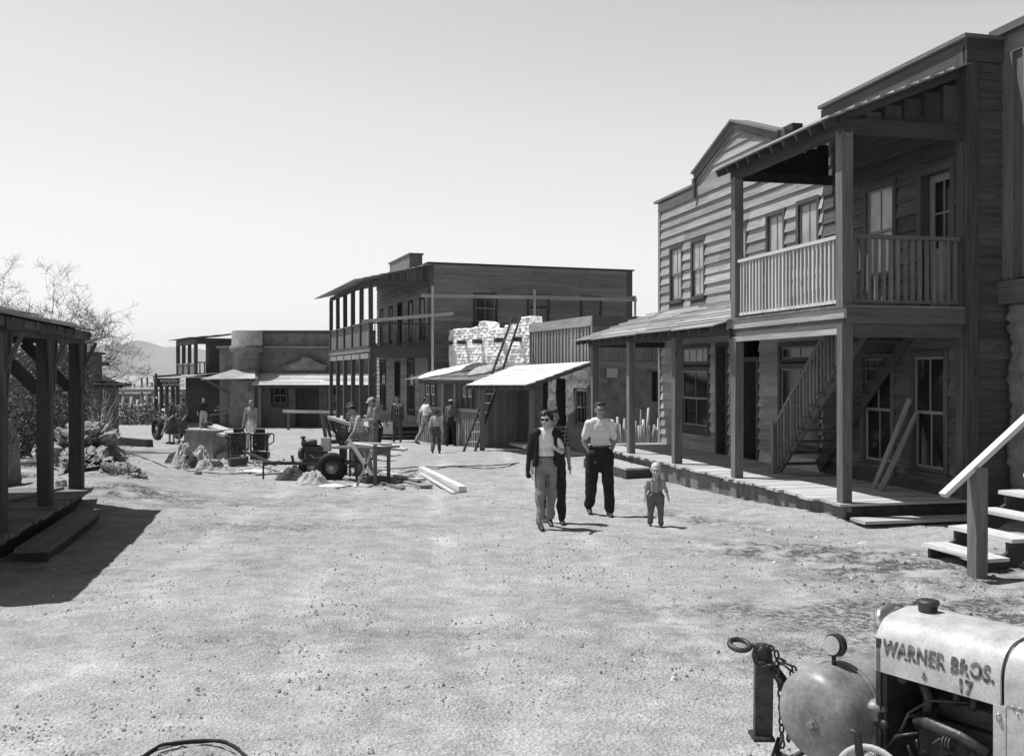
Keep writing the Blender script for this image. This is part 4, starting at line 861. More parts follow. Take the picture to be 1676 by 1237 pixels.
# far balcony building
T3 = math.radians(28.9); ER = frame(at(320.5, 600, 58).x, 58, T3); ES = sideframe(ER)
Eb = thing('far_balcony_building', ER.p(2.5, 0, -2), 'small two storey porch building with open balcony, farthest on the left of the street', 'building')
z3 = lambda y: CAMZ+(HY-y)/F*58
for i in range(4): post(Eb, ER, i*1.85, z3(617), z3(562), 0, .2, 'dark')
mb = MB(); mb.wb(ER, -.15, 5.7, z3(563), z3(553), -.1, .1, 1.2); mb.wb(ES, .1, 3, z3(563), z3(553), -.1, .1, .9); mb.build('roof_beam', MT['dark'], Eb)
shake_roof(ER, -.5, 6.2, z3(554), .5, z3(545), -2.5, 4, .2).build('balcony_roof', MT['dark'], Eb)
mb = MB(); x = 0
while x < 5.5: mb.wb(ER, x, x+.14, z3(617), z3(596), -.01, .02, None); x += .16
mb.wb(ER, 0, 5.6, z3(596), z3(594), -.06, .06, 1.8); mb.build('railing', MT['mid'], Eb)
mb = MB(); balusters(mb, ES, .1, .9, z3(614), z3(592), 0, .22, .07); mb.build('railing', MT['dark'], Eb)
mb = MB(); mb.wb(ER, -.02, 5.6, z3(617), z3(614), -3, .02); EW = W(ER.p(0, 0, -.78).x, ER.p(0, 0, -.78).y, (ER.a.x, ER.a.y), (ER.n.x, ER.n.y)); siding(mb, EW, .3, 1.0, z3(616), z3(556), (), .3, .02); mb.wb(ES, .78, 2.6, z3(617), z3(556), -.8, -.02, 1)
mb.build('plank_wall', MT['dark'], Eb)
mb = MB(); mb.wb(EW, .1, 5.6, -1.3, z3(617), -2.4, -1.0, 1); mb.build('inner_wall', MT['inside'], Eb)
mb = MB(); a_, b_ = at(308, 0, 61.5), at(388, 0, 59.5); mb.bar((a_.x, a_.y, .3), (b_.x, b_.y, .3), .4, 3.4); mb.build('back_wall', MT['dark'], Eb)
shake_roof(ER, -1.9, 6.4, z3(620), 1.6, z3(611), -.8, 4, .3).build('porch_roof', MT['shake'], Eb)
for t in (-1.5, 0, 1.9, 3.8, 5.8): post(Eb, ER, t, -1.2, z3(620), 1.3, .2, 'dark')
mb = MB(); mb.wb(ER, -1.7, 6.2, z3(625), z3(620), 1.25, 1.4, .7); mb.build('porch_beam', MT['dark'], Eb)
mb = MB(); mb.wb(ER, -1.9, 6.3, -1.2, -.78, -1.5, 1.7, 1.0); mb.build('porch_floor', MT['deck'], Eb)
mb = MB(); mb.wb(ER, -1.2, 3.6, -.02, .1, 1.2, 1.32, 1.3); mb.wb(ER, 1.8, 2.4, -.75, -.1, 1.3, 1.35, 1.6); mb.build('railing', MT['light'], Eb)
# hanging sign
sgn = thing('hanging_sign', at(275, 630, 55), 'black hanging board sign with worn pale lettering beside the far balcony building', 'sign')
mb = MB(); mb.bar(at(251, 616.5, 55), at(296, 613.5, 56), .09, .1); mb.bar(at(255.5, 611, 55), at(255.5, 633, 55), .1, .1); mb.build('bracket', MT['dark'], sgn)
mb = MB(); a, b = at(257, 633, 55), at(294, 619, 55); mb.box(a.x, b.x, 54.97, 55.03, a.z, b.z, 1); bd = mb.build('board', MT['signp'], sgn)
def text(s_, p, size, rx, ry, rz, mat, par, name='lettering', ext=.004, sx=1.0, bold=0.0, bend=None):
    cu = bpy.data.curves.new('t', 'FONT'); cu.body = s_; cu.size = size; cu.extrude = ext; cu.offset = bold; cu.space_character = 1.05; o = bpy.data.objects.new('t', cu); scene.collection.objects.link(o)
    dg = bpy.context.evaluated_depsgraph_get(); me = bpy.data.meshes.new_from_object(o.evaluated_get(dg)); bpy.data.objects.remove(o)
    M_ = Matrix.Translation(Vector(p)) @ (Matrix((rx, ry, rz)).transposed().to_4x4()) @ Matrix.Diagonal((sx, 1, 1, 1)); me.transform(M_)
    off = Vector((0,0,0)); pp = par
    while pp is not None: off += Vector(pp.location); pp = pp.parent
    me.transform(Matrix.Translation(-off))
    if bend: bend(me)
    return obj(name, me, MT[mat], par)
text("WAGON CA", (at(262.5, 625.5, 55).x, 54.96, zz(625.3, 55)), .23, (1,0,0), (0,0,1), (0,-1,0), 'signw', bd, bold=.004)
text("OUTFITTE", (at(265.5, 632, 55).x, 54.96, zz(631.8, 55)), .21, (1,0,0), (0,0,1), (0,-1,0), 'signw', bd, bold=.004)
# bench by the far porch
bn = thing('bench', at(357, 690, 53.5), 'dark slatted bench under the corrugated canopy', 'bench'); Y = 53.5
mb = MB(); p = at(344, 679, Y); q = at(372, 677, Y); mb.bar(p, q, .4, .06); mb.build('seat', MT['mid'], bn)
mb = MB()
for z in (.25, .42): mb.bar(p+Vector((.3, .2, z)), q+Vector((0, .2, z)), .04, .1, tone=1.2)
mb.build('backrest', MT['mid'], bn)
for c in (p+Vector((.05, -.1, 0)), q+Vector((-.05, -.1, 0)), p+Vector((.05, .15, 0)), q+Vector((-.05, .15, 0))): mb = MB(); mb.bar((c.x, c.y, -.85), c, .07, .07); mb.build('leg', MT['dark'], bn)
# ---------------------------------------------------------------- plants
def branch(mb, p, d, L, r, depth, mx, rs, twl=None, droop=0.0, spread=.55, nseg=4):
    pts = [p]; rr = [r]; q = p; dd = d.normalized()
    for i in range(nseg):
        dd = (dd+Vector((rs.gauss(0, .16), rs.gauss(0, .16), rs.gauss(0, .12)-droop))).normalized(); q = q+dd*L/nseg; pts.append(q); rr.append(r*(1-.45*(i+1)/nseg))
    mb.tube(pts, rr, 7 if depth == 0 else (5 if depth < 3 else 3), 1, depth < 2)
    if depth >= mx: return
    n = rs.choice([2, 3, 3, 4]) if depth < mx-1 else rs.choice([5, 6, 7])
    for k in range(n):
        t = rs.uniform(.35, 1.0) if k else 1.0; i = min(nseg-1, int(t*nseg)); c = pts[i].lerp(pts[i+1], t*nseg-i if t < 1 else 1)
        ax = Vector((rs.gauss(0, 1), rs.gauss(0, 1), rs.gauss(0, .7)+.1)).normalized(); nd = (dd*(1-spread)+ax*spread*1.2+Vector((0, 0, .12-droop))).normalized()
        branch(mb, c, nd, L*rs.uniform(.55, .8), max(r*.55*(1-.2*t), .0045), depth+1, mx, rs, twl, droop, spread, 3 if depth > 2 else nseg)
def tree(name, base, stems, H, mx, label, cat, seed, group=None, r0=.1, leaves=0, droop=0.0, lean=(0, 0), crown='crown', sp=.55):
    rs = random.Random(seed); T = thing(name, base, label, cat, group); mb = MB(); cr = MB()
    for k in range(stems):
        a = 2*math.pi*k/stems+rs.uniform(-.4, .4); d = Vector((math.cos(a)*.45+lean[0], math.sin(a)*.45+lean[1], 1)); p = Vector(base)+Vector((math.cos(a), math.sin(a), 0))*.12
        L = H*.34; q = p+d.normalized()*L; mb.tube([p-Vector((0, 0, .1)), p.lerp(q, .5)+Vector((rs.gauss(0, .06), rs.gauss(0, .06), 0)), q], [r0, r0*.8, r0*.62], 8)
        for j in range(3): branch(cr, q, (d.normalized()+Vector((rs.gauss(0, .55), rs.gauss(0, .55), rs.gauss(0, .2)))), L*.95, r0*.6, 1, mx, rs, None, droop, sp)
    mb.build('trunk', MT['bark'], T); cr.build(crown, MT['twig'], T)
    return T
tb = at(45, 0, 31); tree('mesquite_tree', (tb.x-.2, 31, g(0, 31)), 4, 5.3, 6, 'tall bare mesquite tree rising behind the left porch roof', 'tree', 5, r0=.12, sp=.50, lean=(.05, 0))
tb = at(-40, 0, 29); tree('mesquite_tree', (tb.x, 29, g(0, 29)), 3, 5.0, 6, 'bare tree half hidden at the far left edge of the picture', 'tree', 12, r0=.09, sp=.5)
def bush(base, rx, rz, n, label, seed, mat='leaf', ls=.05, name='bush', stems=14, ry=None, group=None):
    rs = random.Random(seed); T = thing(name, base, label, 'bush', group); b = Vector(base); ry = ry or rx; mb = MB(); cen = [Vector((rs.gauss(0, .45)*rx, rs.gauss(0, .45)*ry, rz*rs.uniform(.3, .95))) for _ in range(16)]
    for c in cen[:stems]:
        mb.tube([b, b+c*.5+Vector((rs.gauss(0, .08), rs.gauss(0, .08), .1)), b+c], [.035, .02, .008], 5)
        for _ in range(5): e = c+Vector((rs.gauss(0, .3)*rx, rs.gauss(0, .3)*ry, rs.gauss(.1, .2)*rz)); mb.tube([b+c*rs.uniform(.5, 1), b+e], [.01, .004], 3)
    mb.build('stems', MT['bark'], T); lf = MB()
    for _ in range(n):
        c = rs.choice(cen); p = b+c+Vector((rs.gauss(0, .24)*rx, rs.gauss(0, .24)*ry, rs.gauss(0, .16)*rz))
        if p.z < b.z+.03: continue
        s = ls*rs.uniform(.5, 1.3); u = Vector((rs.gauss(0, 1), rs.gauss(0, 1), rs.gauss(0, 1))).normalized(); v = u.orthogonal().normalized()
        lf.add([p-u*s, p+v*s*.35, p+u*s, p-v*s*.35], [(0, 1, 2, 3)], rs.uniform(.5, 1.7))
    lf.build('foliage', MT[mat], T); return T
bp = lambda px, Y: (at(px, 0, Y).x, Y, g(0, Y))
bush(bp(20, 27), 1.3, 2.6, 5000, 'large dark bush filling the space behind the left-hand porch posts', 1, ls=.06)
bush(bp(96, 31), 1.0, 2.3, 3600, 'dark dry bush between the two right-hand porch posts, before the hut', 2, ls=.05)
bush(bp(62, 36), 1.6, 2.9, 4000, 'shaggy bush seen behind the middle porch post', 3, ls=.06)
bush(bp(-30, 23), 1.4, 2.3, 3000, 'dark bush at the left edge behind the nearest porch post', 4, ls=.06)
bush(bp(188, 30), .45, .3, 500, 'small dry weed clump at the foot of the hut corner', 6, ls=.03, stems=8)
# ocotillo wands in front of the hut
oc = thing('ocotillo_plant', bp(160, 34), 'spiny plant of pale upright wands in front of the hut wall', 'plant'); mb = MB(); rs = random.Random(4)
for k in range(34):
    b0 = Vector(bp(160, 34)); a = rs.uniform(0, 6.28); t = rs.uniform(.1, .55); L = rs.uniform(1.2, 2.2); d = Vector((math.cos(a)*t, math.sin(a)*t, 1)).normalized()
    q1 = b0+d*L*.5+Vector((rs.gauss(0, .06), 0, 0)); q2 = q1+(d+Vector((rs.gauss(0, .2), 0, .1))).normalized()*L*.5; mb.tube([b0, q1, q2], [.016, .013, .008], 5, rs.uniform(.5, 1.2))
mb.build('wands', MT['pole'], oc)
# ruined low adobe wall and boulders
def lump(name, c, r, label, cat, seed, mat='rock', amp=.22, fr=1.6, n=90, m=56, group=None, rot=0):
    mb = MB(); vs = []; q = Matrix.Rotation(rot, 3, 'Z')
    mb.ell((0, 0, 0), (1, 1, 1), None, n, m)
    nv = []
    for v in mb.v:
        v = Vector(v); k = 1+amp*noise.noise(Vector((v.x*fr+seed, v.y*fr, v.z*fr)))*1.6+amp*.6*noise.noise(Vector((v.x*fr*3+seed, v.y*fr*3, v.z*fr*3)))+amp*.3*noise.noise(Vector((v.x*9+seed, v.y*9, v.z*12)))+amp*.22*noise.noise(Vector((v.x*2.5*r[0]/.5+seed, v.y*2.5*r[1]/.5, v.z*r[2]*14)))+amp*.14*noise.noise(Vector((v.x*24+seed, v.y*24, v.z*24)))-.035*(abs((v.z*r[2]/.13) % 1-.5) > .42)-.16*max(0, 1-abs(noise.noise(Vector((v.x*3.1+seed, v.y*3.1, v.z*3.1))))*9)-.09*max(0, 1-abs(noise.noise(Vector((v.x*7+seed, v.y*7, v.z*7))))*7)
        v = Vector((abs(v.x)**.8*math.copysign(1, v.x), abs(v.y)**.8*math.copysign(1, v.y), abs(v.z)**.7*math.copysign(1, v.z)))
        w_ = q @ Vector((v.x*r[0]*k, v.y*r[1]*k, v.z*r[2]*k)); nv.append(tuple(Vector(c)+w_))
    mb.v = nv; mb.sm = [False]*len(mb.sm); return tag(mb.build(name, MT[mat]), label, cat, group)
lump('ruined_wall', (-9.5, 22.0, .12), (.55, 2.0, .42), 'long worn adobe wall stub with a rounded crest, nearest the street', 'wall', 3, rot=.42, fr=2.2, amp=.25)
lump('boulder', (-8.05, 20.2, .02), (.42, .7, .36), 'big cracked block of fallen adobe at the near end of the wall stub', 'boulder', 8, rot=.5, amp=.3, fr=1.3)
lump('ruined_wall', (-11.2, 26.0, .25), (.75, 1.6, .55), 'higher heap of eroded adobe behind the right-hand porch post', 'wall', 5, rot=.5, amp=.35, fr=2.4)
lump('ruined_wall', (-12.4, 29.5, .1), (.6, .8, .65), 'lumpy pillar of eroded adobe in front of the dark bushes', 'wall', 15, rot=.5, amp=.35, fr=2.4)
lump('adobe_stub', (-9.95, 19.5, .3), (.17, .4, .98), 'upright pale adobe stub seen between the left-hand porch posts', 'wall', 11, mat='adobeL', amp=.12)
rs = random.Random(9)
for k, (x_, y_, s_, lab) in enumerate([(-8.9, 19.0, .10, 'fist-like stone just right of the big fallen adobe block'), (-8.3, 18.2, .12, 'small stone in front of the fallen adobe block'), (-7.3, 23.0, .1, 'small dark stone on the track beyond the adobe block'), (-10.1, 19.9, .15, 'stone lying at the foot of the pale adobe stub')]):
    lump('stone', (x_, y_, gh(x_, y_)+s_*.3), (s_, s_*.8, s_*.6), lab, 'stone', k*3, amp=.3, n=14, m=9)
lg = thing('log', bp(215, 36.5), 'dark beam lying on the ground in the shadow beside the hut', 'log'); mb = MB(); mb.bar(at(180, 722, 37), at(246, 727, 35.5), .3, .3, jit=.05); mb.build('beam', MT['dark'], lg)
wp = thing('leaning_board', at(200, 689, 62), 'short pale board standing tilted near the far corral', 'board'); mb = MB(); mb.bar(at(194, 668, 62), at(205, 689, 61.5), .35, .06, tone=1.3); mb.build('board', MT['light'], wp)
# far corral: rail fence, ramada, scrub, saguaros
cf = thing('corral_fence', bp(240, 66), 'rough pole corral fence in front of the distant brush', 'fence'); mb = MB(); pr = None
for k, px in enumerate((188, 200, 213, 226, 240, 252, 263, 277, 290)):
    Y = 64+rs.uniform(-1, 1); p = Vector(bp(px, Y)); h = rs.uniform(1.4, 2.0); mb = MB(); mb.tube([p-Vector((0,0,.2)), p+Vector((rs.uniform(-.1, .1), 0, h))], [.10, .08], 7, rs.uniform(.6, 1.2)); mb.build('post', MT['pole'], cf)
    if pr:
        for z in (.45, .85, 1.2): mb = MB(); mb.tube([pr+Vector((-.2, 0, z+rs.uniform(-.08, .08))), p+Vector((.2, 0, z+rs.uniform(-.08, .08)))], [.06, .05], 6, rs.uniform(.7, 1.5)); mb.build('fence_rail', MT['pole'], cf)
    pr = p
rm = thing('ramada', bp(272, 68), 'brush roofed pole shelter in the distance under the hanging sign', 'shelter')
mb = MB(); c0 = at(272, 640, 68); mb.box(c0.x-2.6, c0.x+2.2, 66, 70, c0.z, c0.z+.25, 1, .1)
for k in range(60): a = Vector((rs.uniform(c0.x-2.8, c0.x+2.3), rs.uniform(65.8, 70), c0.z+.3)); mb.tube([a, a+Vector((rs.gauss(0, .5), rs.gauss(0, .5), rs.uniform(-.05, .2)))], [.02, .01], 3, rs.uniform(.6, 1.5))
mb.build('brush_roof', MT['thatch'], rm)
for x_, y_ in ((-2.3, 66.3), (1.9, 66.3), (-2.3, 69.7), (1.9, 69.7), (-.3, 66.3)): mb = MB(); mb.tube([(c0.x+x_, y_, -1.3), (c0.x+x_, y_, c0.z)], .09, 7); mb.build('post', MT['pole'], rm)
fh = thing('distant_shack', bp(225, 84), 'low flat shack among the distant brush beyond the corral', 'shack'); mb = MB(); p = Vector(bp(225, 84)); mb.box(p.x-3.4, p.x+3.2, 84, 88, -1.6, .4, 1, .05); mb.build('wall', MT['adobeL'], fh); mb = MB(); mb.box(p.x-3.7, p.x+3.5, 83.6, 88.3, .41, .55, 1, .05); mb.build('roof', MT['adobeL'], fh)
lf = MB(); rs = random.Random(77)
for k in range(420):
    Y = 60+70*rs.random()**1.4; px = rs.uniform(165, 345) if rs.random() < .8 else rs.uniform(-60, 180); c = Vector(bp(px, Y+ (6 if px > 290 else 0)))
    if Y < 64 and px < 187: continue
    R_ = rs.uniform(.6, 1.5); H_ = rs.uniform(.7, 2.3)*(.6 if Y < 68 else 1)
    for j in range(70):
        p = c+Vector((rs.gauss(0, .5)*R_, rs.gauss(0, .5)*R_, abs(rs.gauss(0, .5))*H_)); s = rs.uniform(.06, .22); u = Vector((rs.gauss(0, .6), rs.gauss(0, .6), rs.gauss(0, 1))).normalized(); v = u.orthogonal().normalized()
        lf.add([p-u*s, p+v*s*.3, p+u*s, p-v*s*.3], [(0, 1, 2, 3)], rs.uniform(.5, 2.4))
for k in range(2500):
    Y = 130*math.exp(rs.random()*2.6); px = rs.uniform(-200, 1900); c = Vector(((px-CX)/F*Y, Y, g(0, Y)))
    for j in range(7):
        p = c+Vector((rs.gauss(0, .8), rs.gauss(0, .8), rs.uniform(.1, 1.7))); s = rs.uniform(.5, 1.1); u = Vector((rs.gauss(0, 1), rs.gauss(0, .6), rs.gauss(0, .6))).normalized(); v = u.orthogonal().normalized()
        lf.add([p-u*s, p+v*s*.5, p+u*s, p-v*s*.5], [(0, 1, 2, 3)], rs.uniform(.5, 1.8))
tag(lf.build('desert_scrub', MT['leaf']), 'dry desert brush covering the flats beyond the corral', 'brush', kind='stuff')
sl_ = [('thin saguaro, the leftmost against the plain', 198), ('second saguaro from the left above the corral', 206), ('saguaro with no arms above the pale shack', 213), ('tall saguaro standing behind the shack roof', 220), ('tallest and thickest saguaro in the far row', 232), ('short saguaro just left of the hanging sign', 249), ('small saguaro right of the tallest one', 241)]
for lab, px in sl_:
    Y = rs.uniform(260, 420); p = Vector(bp(px, Y)); H_ = (5.5 if 'tallest' in lab else rs.uniform(2.5, 4.3))*(Y/340)+1.0; t = thing('saguaro', p, lab, 'cactus', 'saguaros on the far plain'); mb = MB(); r = .32*Y/300
    mb.tube([p-Vector((0,0,.3)), p+Vector((0,0,H_*.5)), p+Vector((0,0,H_*.96)), p+Vector((0,0,H_))], [r*.8, r, r*.9, r*.3], 8); mb.build('stem', MT['cactus'], t)
# ---------------------------------------------------------------- wheels and machines in the street
def wheel(par, c, axis, Rr, w_, rimr, name='wheel'):
    c = Vector(c); a = Vector(axis).normalized(); e = bpy.data.objects.new(name, None)
    mb = MB(); mb.ring(c, a, Rr-w_*.5, w_*.5, 32, 10, 1, 1.05)
    o = mb.build(name, MT['black'], par)
    m2 = MB(); m2.lathe(c-a*w_*.3, a, [(0, rimr*.4), (.001, rimr), (w_*.45, rimr*1.02), (w_*.5, rimr*.9), (w_*.42, rimr*.8), (w_*.45, rimr*.4), (w_*.62, rimr*.3), (w_*.64, .01)], 24); m2.build('rim', MT['steel'], o)
    return o
GT = 22.0; gz = g(0, GT)
gen = thing('saw_trailer', at(543, 787, GT), 'two wheeled trailer with small engine and jack stand, in the middle of the street', 'trailer')
wheel(gen, at(543, 765, 21.8), (.12, -1, 0), .335, .2, .17); wheel(gen, at(512, 764, 23.2), (.12, -1, 0), .335, .2, .17)
P_ = lambda x, y, Y=GT: at(x, y, Y)
mb = MB(); mb.bar(P_(430, 758), P_(600, 757), .06, .07); mb.bar(P_(488, 757), P_(600, 756), .5, .06); mb.bar(P_(540, 757, 21.9), P_(514, 756, 23.2), .06, .06); mb.bar(P_(478, 745), P_(480, 757), .05, .05); mb.bar(P_(584, 730), P_(584, 785), .05, .05); mb.bar(P_(573, 730), P_(573, 780), .04, .04); mb.bar(P_(555, 731), P_(600, 731), .3, .05); mb.build('frame', MT['iron'], gen)
mb = MB(); mb.bar(P_(431, 757), P_(431, 786), .035, .035); mb.bar(P_(427, 786), P_(436, 786), .1, .02); mb.build('jack_stand', MT['iron'], gen)
mb = MB(); mb.lathe(P_(494, 725), (1, 0, 0), [(0, .07), (.02, .085), (.30, .085), (.33, .07)], 16); mb.lathe(P_(496, 722), (0, 0, 1), [(0, .03), (.06, .03), (.07, .06), (.1, .06), (.12, .02)], 12); mb.bar(P_(500, 735), P_(530, 735), .28, .12); mb.bar(P_(501, 744), P_(535, 744), .3, .10); mb.bar(P_(498, 752), P_(545, 752), .34, .10); mb.lathe(P_(497, 742, 21.8), (-1, 0, 0), [(0, .1), (.05, .13), (.10, .12), (.12, .04)], 16)
for k in range(9): mb.bar(P_(502+k*3.4, 728), P_(502+k*3.4, 741), .2, .015)
mb.tube([P_(508, 745, 21.8), P_(515, 750, 21.75), P_(527, 748, 21.75), P_(536, 740, 21.8)], .012, 6, 3); mb.build('engine', MT['grease'], gen)
mb = MB(); mb.bar(P_(534, 716), P_(534, 738), .2, .2); mb.build('fuel_can', MT['steel'], gen)
# bench saw behind the trailer with many levers
saw = thing('radial_saw', P_(560, 770, 23.2), 'dark iron saw machine bristling with levers, before the worker in the patterned shirt', 'machine'); mb = MB(); rs = random.Random(3)
mb.bar(P_(562, 722, 23.2), P_(562, 780, 23.2), .16, .2); mb.bar(P_(544, 722, 23.2), P_(588, 722, 23.2), .5, .08); mb.lathe(P_(561, 713, 23.0), (0, -1, 0), [(0, .16), (.05, .17), (.06, .12), (.14, .11), (.15, .04)], 16, 1, False); mb.bar(P_(550, 712, 23.2), P_(574, 708, 23.2), .15, .12)
for k in range(14): mb.bar(P_(540+k*2.8, 688+k*.8, 23.3), P_(546+k*2.2, 708+rs.uniform(-3, 8), 23.2), .02, .025, tone=rs.uniform(.5, 3))
mb.build('machine_body', MT['grease'], saw); mb = MB(); mb.bar(P_(537, 683, 23.4), P_(572, 694, 23.3), .06, .07, tone=1.2); mb.build('arm', MT['light'], saw)
mb = MB(); mb.bar(P_(527, 677, 23.6), P_(533, 716, 23.6), .08, .06, tone=.9); mb.build('leg', MT['mid'], saw); mb = MB(); mb.bar(P_(532, 682, 23.6), P_(541, 716, 23.5), .06, .05, tone=.6); mb.build('leg', MT['mid'], saw)
# sawhorse table
sh = thing('work_table', P_(620, 795, 20.8), 'rough timber work table with crossed braces and long boards across its top', 'table')
Y0 = 20.8; Y1 = 21.8; T0 = lambda x, y: at(x, y, Y0)
for (x, y0, y1, Y) in ((614, 728, 797, Y0), (636, 736, 793, 21.3), (583, 733, 775, 22.0)): mb = MB(); mb.bar(at(x, y0, Y), at(x, y1, Y), .075, .075, tone=.9); mb.build('leg', MT['mid'], sh)
mb = MB(); mb.bar(T0(612, 736), at(638, 739, 21.2), .04, .16, tone=.8); mb.build('apron', MT['mid'], sh); mb = MB(); mb.bar(T0(600, 784), at(638, 785, 21.2), .04, .16, tone=.6); mb.build('stretcher', MT['mid'], sh)
mb = MB(); mb.bar(T0(571, 719), T0(608, 777), .05, .07, tone=1.3); mb.build('brace', MT['light'], sh); mb = MB(); mb.bar(T0(610, 735), T0(583, 798), .05, .05, tone=.8); mb.build('brace', MT['light'], sh)
mb = MB(); mb.bar(at(560, 731, 21.9), at(638, 732, 21.2), .7, .04, tone=.8); mb.build('table_top', MT['mid'], sh)
def plank(name, p, q, w_, h_, label, cat='board', group=None, mat='light', tone=1.1, up=(0, 0, 1)):
    o = thing(name, p, label, cat, group); mb = MB(); mb.bar(p, q, w_, h_, tone=tone, jit=.003, up=up); mb.build('board', MT[mat], o)
plank('long_board', at(578, 727, 21.6), at(664, 736, 21.3), .3, .05, 'long pale board sticking out to the right across the work table')
plank('long_board', at(572, 725, 21.9), at(640, 727, 21.8), .2, .04, 'pale board lying on the left half of the work table')
def onb(x, y, h=.05): p = og(x, y); p.z = gh(p.x, p.y)+h; return p
plank('ground_board', onb(630, 783), onb(698, 797), .28, .05, 'grey board on the ground right of the work table, under the others', mat='mid', tone=1.6)
plank('ground_board', onb(622, 781, .11), onb(690, 794, .11), .2, .05, 'topmost pale board of the small pile right of the work table', mat='deck')
plank('ground_board', onb(596, 786), onb(660, 800, .03), .1, .03, 'thin strip of wood on the ground below the table legs', mat='mid')
plank('beam_timber', onb(690, 776, .09), onb(757, 807, .07), .15, .11, 'thick square pale beam lying on the dirt, its dark end toward the viewer', 'beam', tone=1.2)
plank('ground_strip', onb(688, 779, .02), onb(744, 809, .02), .07, .03, 'thin strip lying alongside the thick square beam')
plank('ground_strip', onb(418, 778, .03), onb(470, 776, .03), .12, .03, 'short slat on the ground left of the cloth heap', mat='mid')
def hp(px, py): p = og(px, py); return (p.x, p.y, gh(p.x, p.y)-.02)
heap('rag_heap', hp(480, 787), .42, .3, .34, 'rag', 'dark crumpled cloth heap left of the trailer wheel', 'cloth', seed=3, amp=.8, fr=2.5)
heap('rag_heap', hp(511, 792), .40, .25, .30, 'canvas', 'pale crumpled sack in front of the trailer wheel', 'sack', seed=8, amp=.8, fr=2.5)
heap('rag_heap', hp(541, 795), .36, .16, .07, 'plaster', 'flat white cloth lying right of the pale sack', 'cloth', seed=15, amp=.6)
heap('sand_heap', hp(415, 770), .5, .3, .10, 'plaster', 'small low heap of white plaster powder by the trailer drawbar', 'powder', seed=19, amp=.2)
for px_, py_, rx_, ry_, h_, m_, lb_, sd_ in ((300, 758, .38, .3, .42, 'canvas', 'pale crumpled sack at the left top of the pile by the metal box', 23), (328, 757, .36, .28, .36, 'cloth_l', 'light sacking forming the right shoulder of the pile by the metal box', 51), (312, 766, .34, .22, .30, 'rag', 'dark rag hanging down the front of the pile by the metal box', 61), (335, 767, .28, .2, .22, 'cloth_l', 'small pale cloth at the lower right of the pile by the metal box', 71), (297, 768, .25, .18, .22, 'thatch', 'straw-like packing at the lower left of the pile by the metal box', 81), (352, 764, .3, .2, .16, 'rag', 'low dark rag at the right end of the pile by the metal box', 91)):
    heap('rag_heap', hp(px_, py_), rx_, ry_, h_, m_, lb_, 'cloth', n=44, seed=sd_, amp=1.1, fr=3.2)
heap('rag_heap', hp(291, 757), .35, .35, .32, 'rag', 'dark rags at the left end of the sack heap', 'cloth', seed=33, amp=.8, fr=3)
heap('rag_heap', hp(372, 752), .5, .35, .28, 'cloth_l', 'light cloths between the sheet metal box and the dark machines', 'cloth', seed=43, amp=.8, fr=3)
# sheet metal box table
bx = thing('metal_box', at(338, 752, 29), 'large grey sheet metal box standing on the street', 'box'); mb = MB(); bx0, bx1 = at(305, 752, 29), at(362, 752, 28.4); W1 = W(bx0.x, bx0.y, (bx1.x-bx0.x, bx1.y-bx0.y), (-(bx1.y-bx0.y)*-1, -1)); 
mb.wb(W1, 0, 1.02, -.28, .58, -.9, 0, 1, .012); mb.build('box_body', MT['tankp'], bx); mb = MB(); mb.wb(W1, -.03, 1.06, .585, .61, -.93, .03, 1, .01); mb.build('lid', MT['steel'], bx)
bk = thing('bucket', W1.p(.2, .61, -.5), 'dark round bucket standing on the sheet metal box', 'bucket'); mb = MB(); c = W1.p(.26, .612, -.5); mb.lathe(c, (0, 0, 1), [(0, .13), (.18, .16), (.19, .165), (.185, .14), (.03, .12)], 18); mb.build('bucket_body', MT['iron'], bk)
cr_ = thing('board_stack', W1.p(.9, .7, -.5), 'tilted pale panels lying on the right end of the sheet metal box', 'panels'); mb = MB(); mb.bar(at(338, 703, 29.2), at(378, 712, 28.7), .5, .08, tone=1.2); mb.bar(at(345, 696, 29.4), at(380, 708, 28.9), .4, .06, tone=1.0); mb.build('panel', MT['light'], cr_)
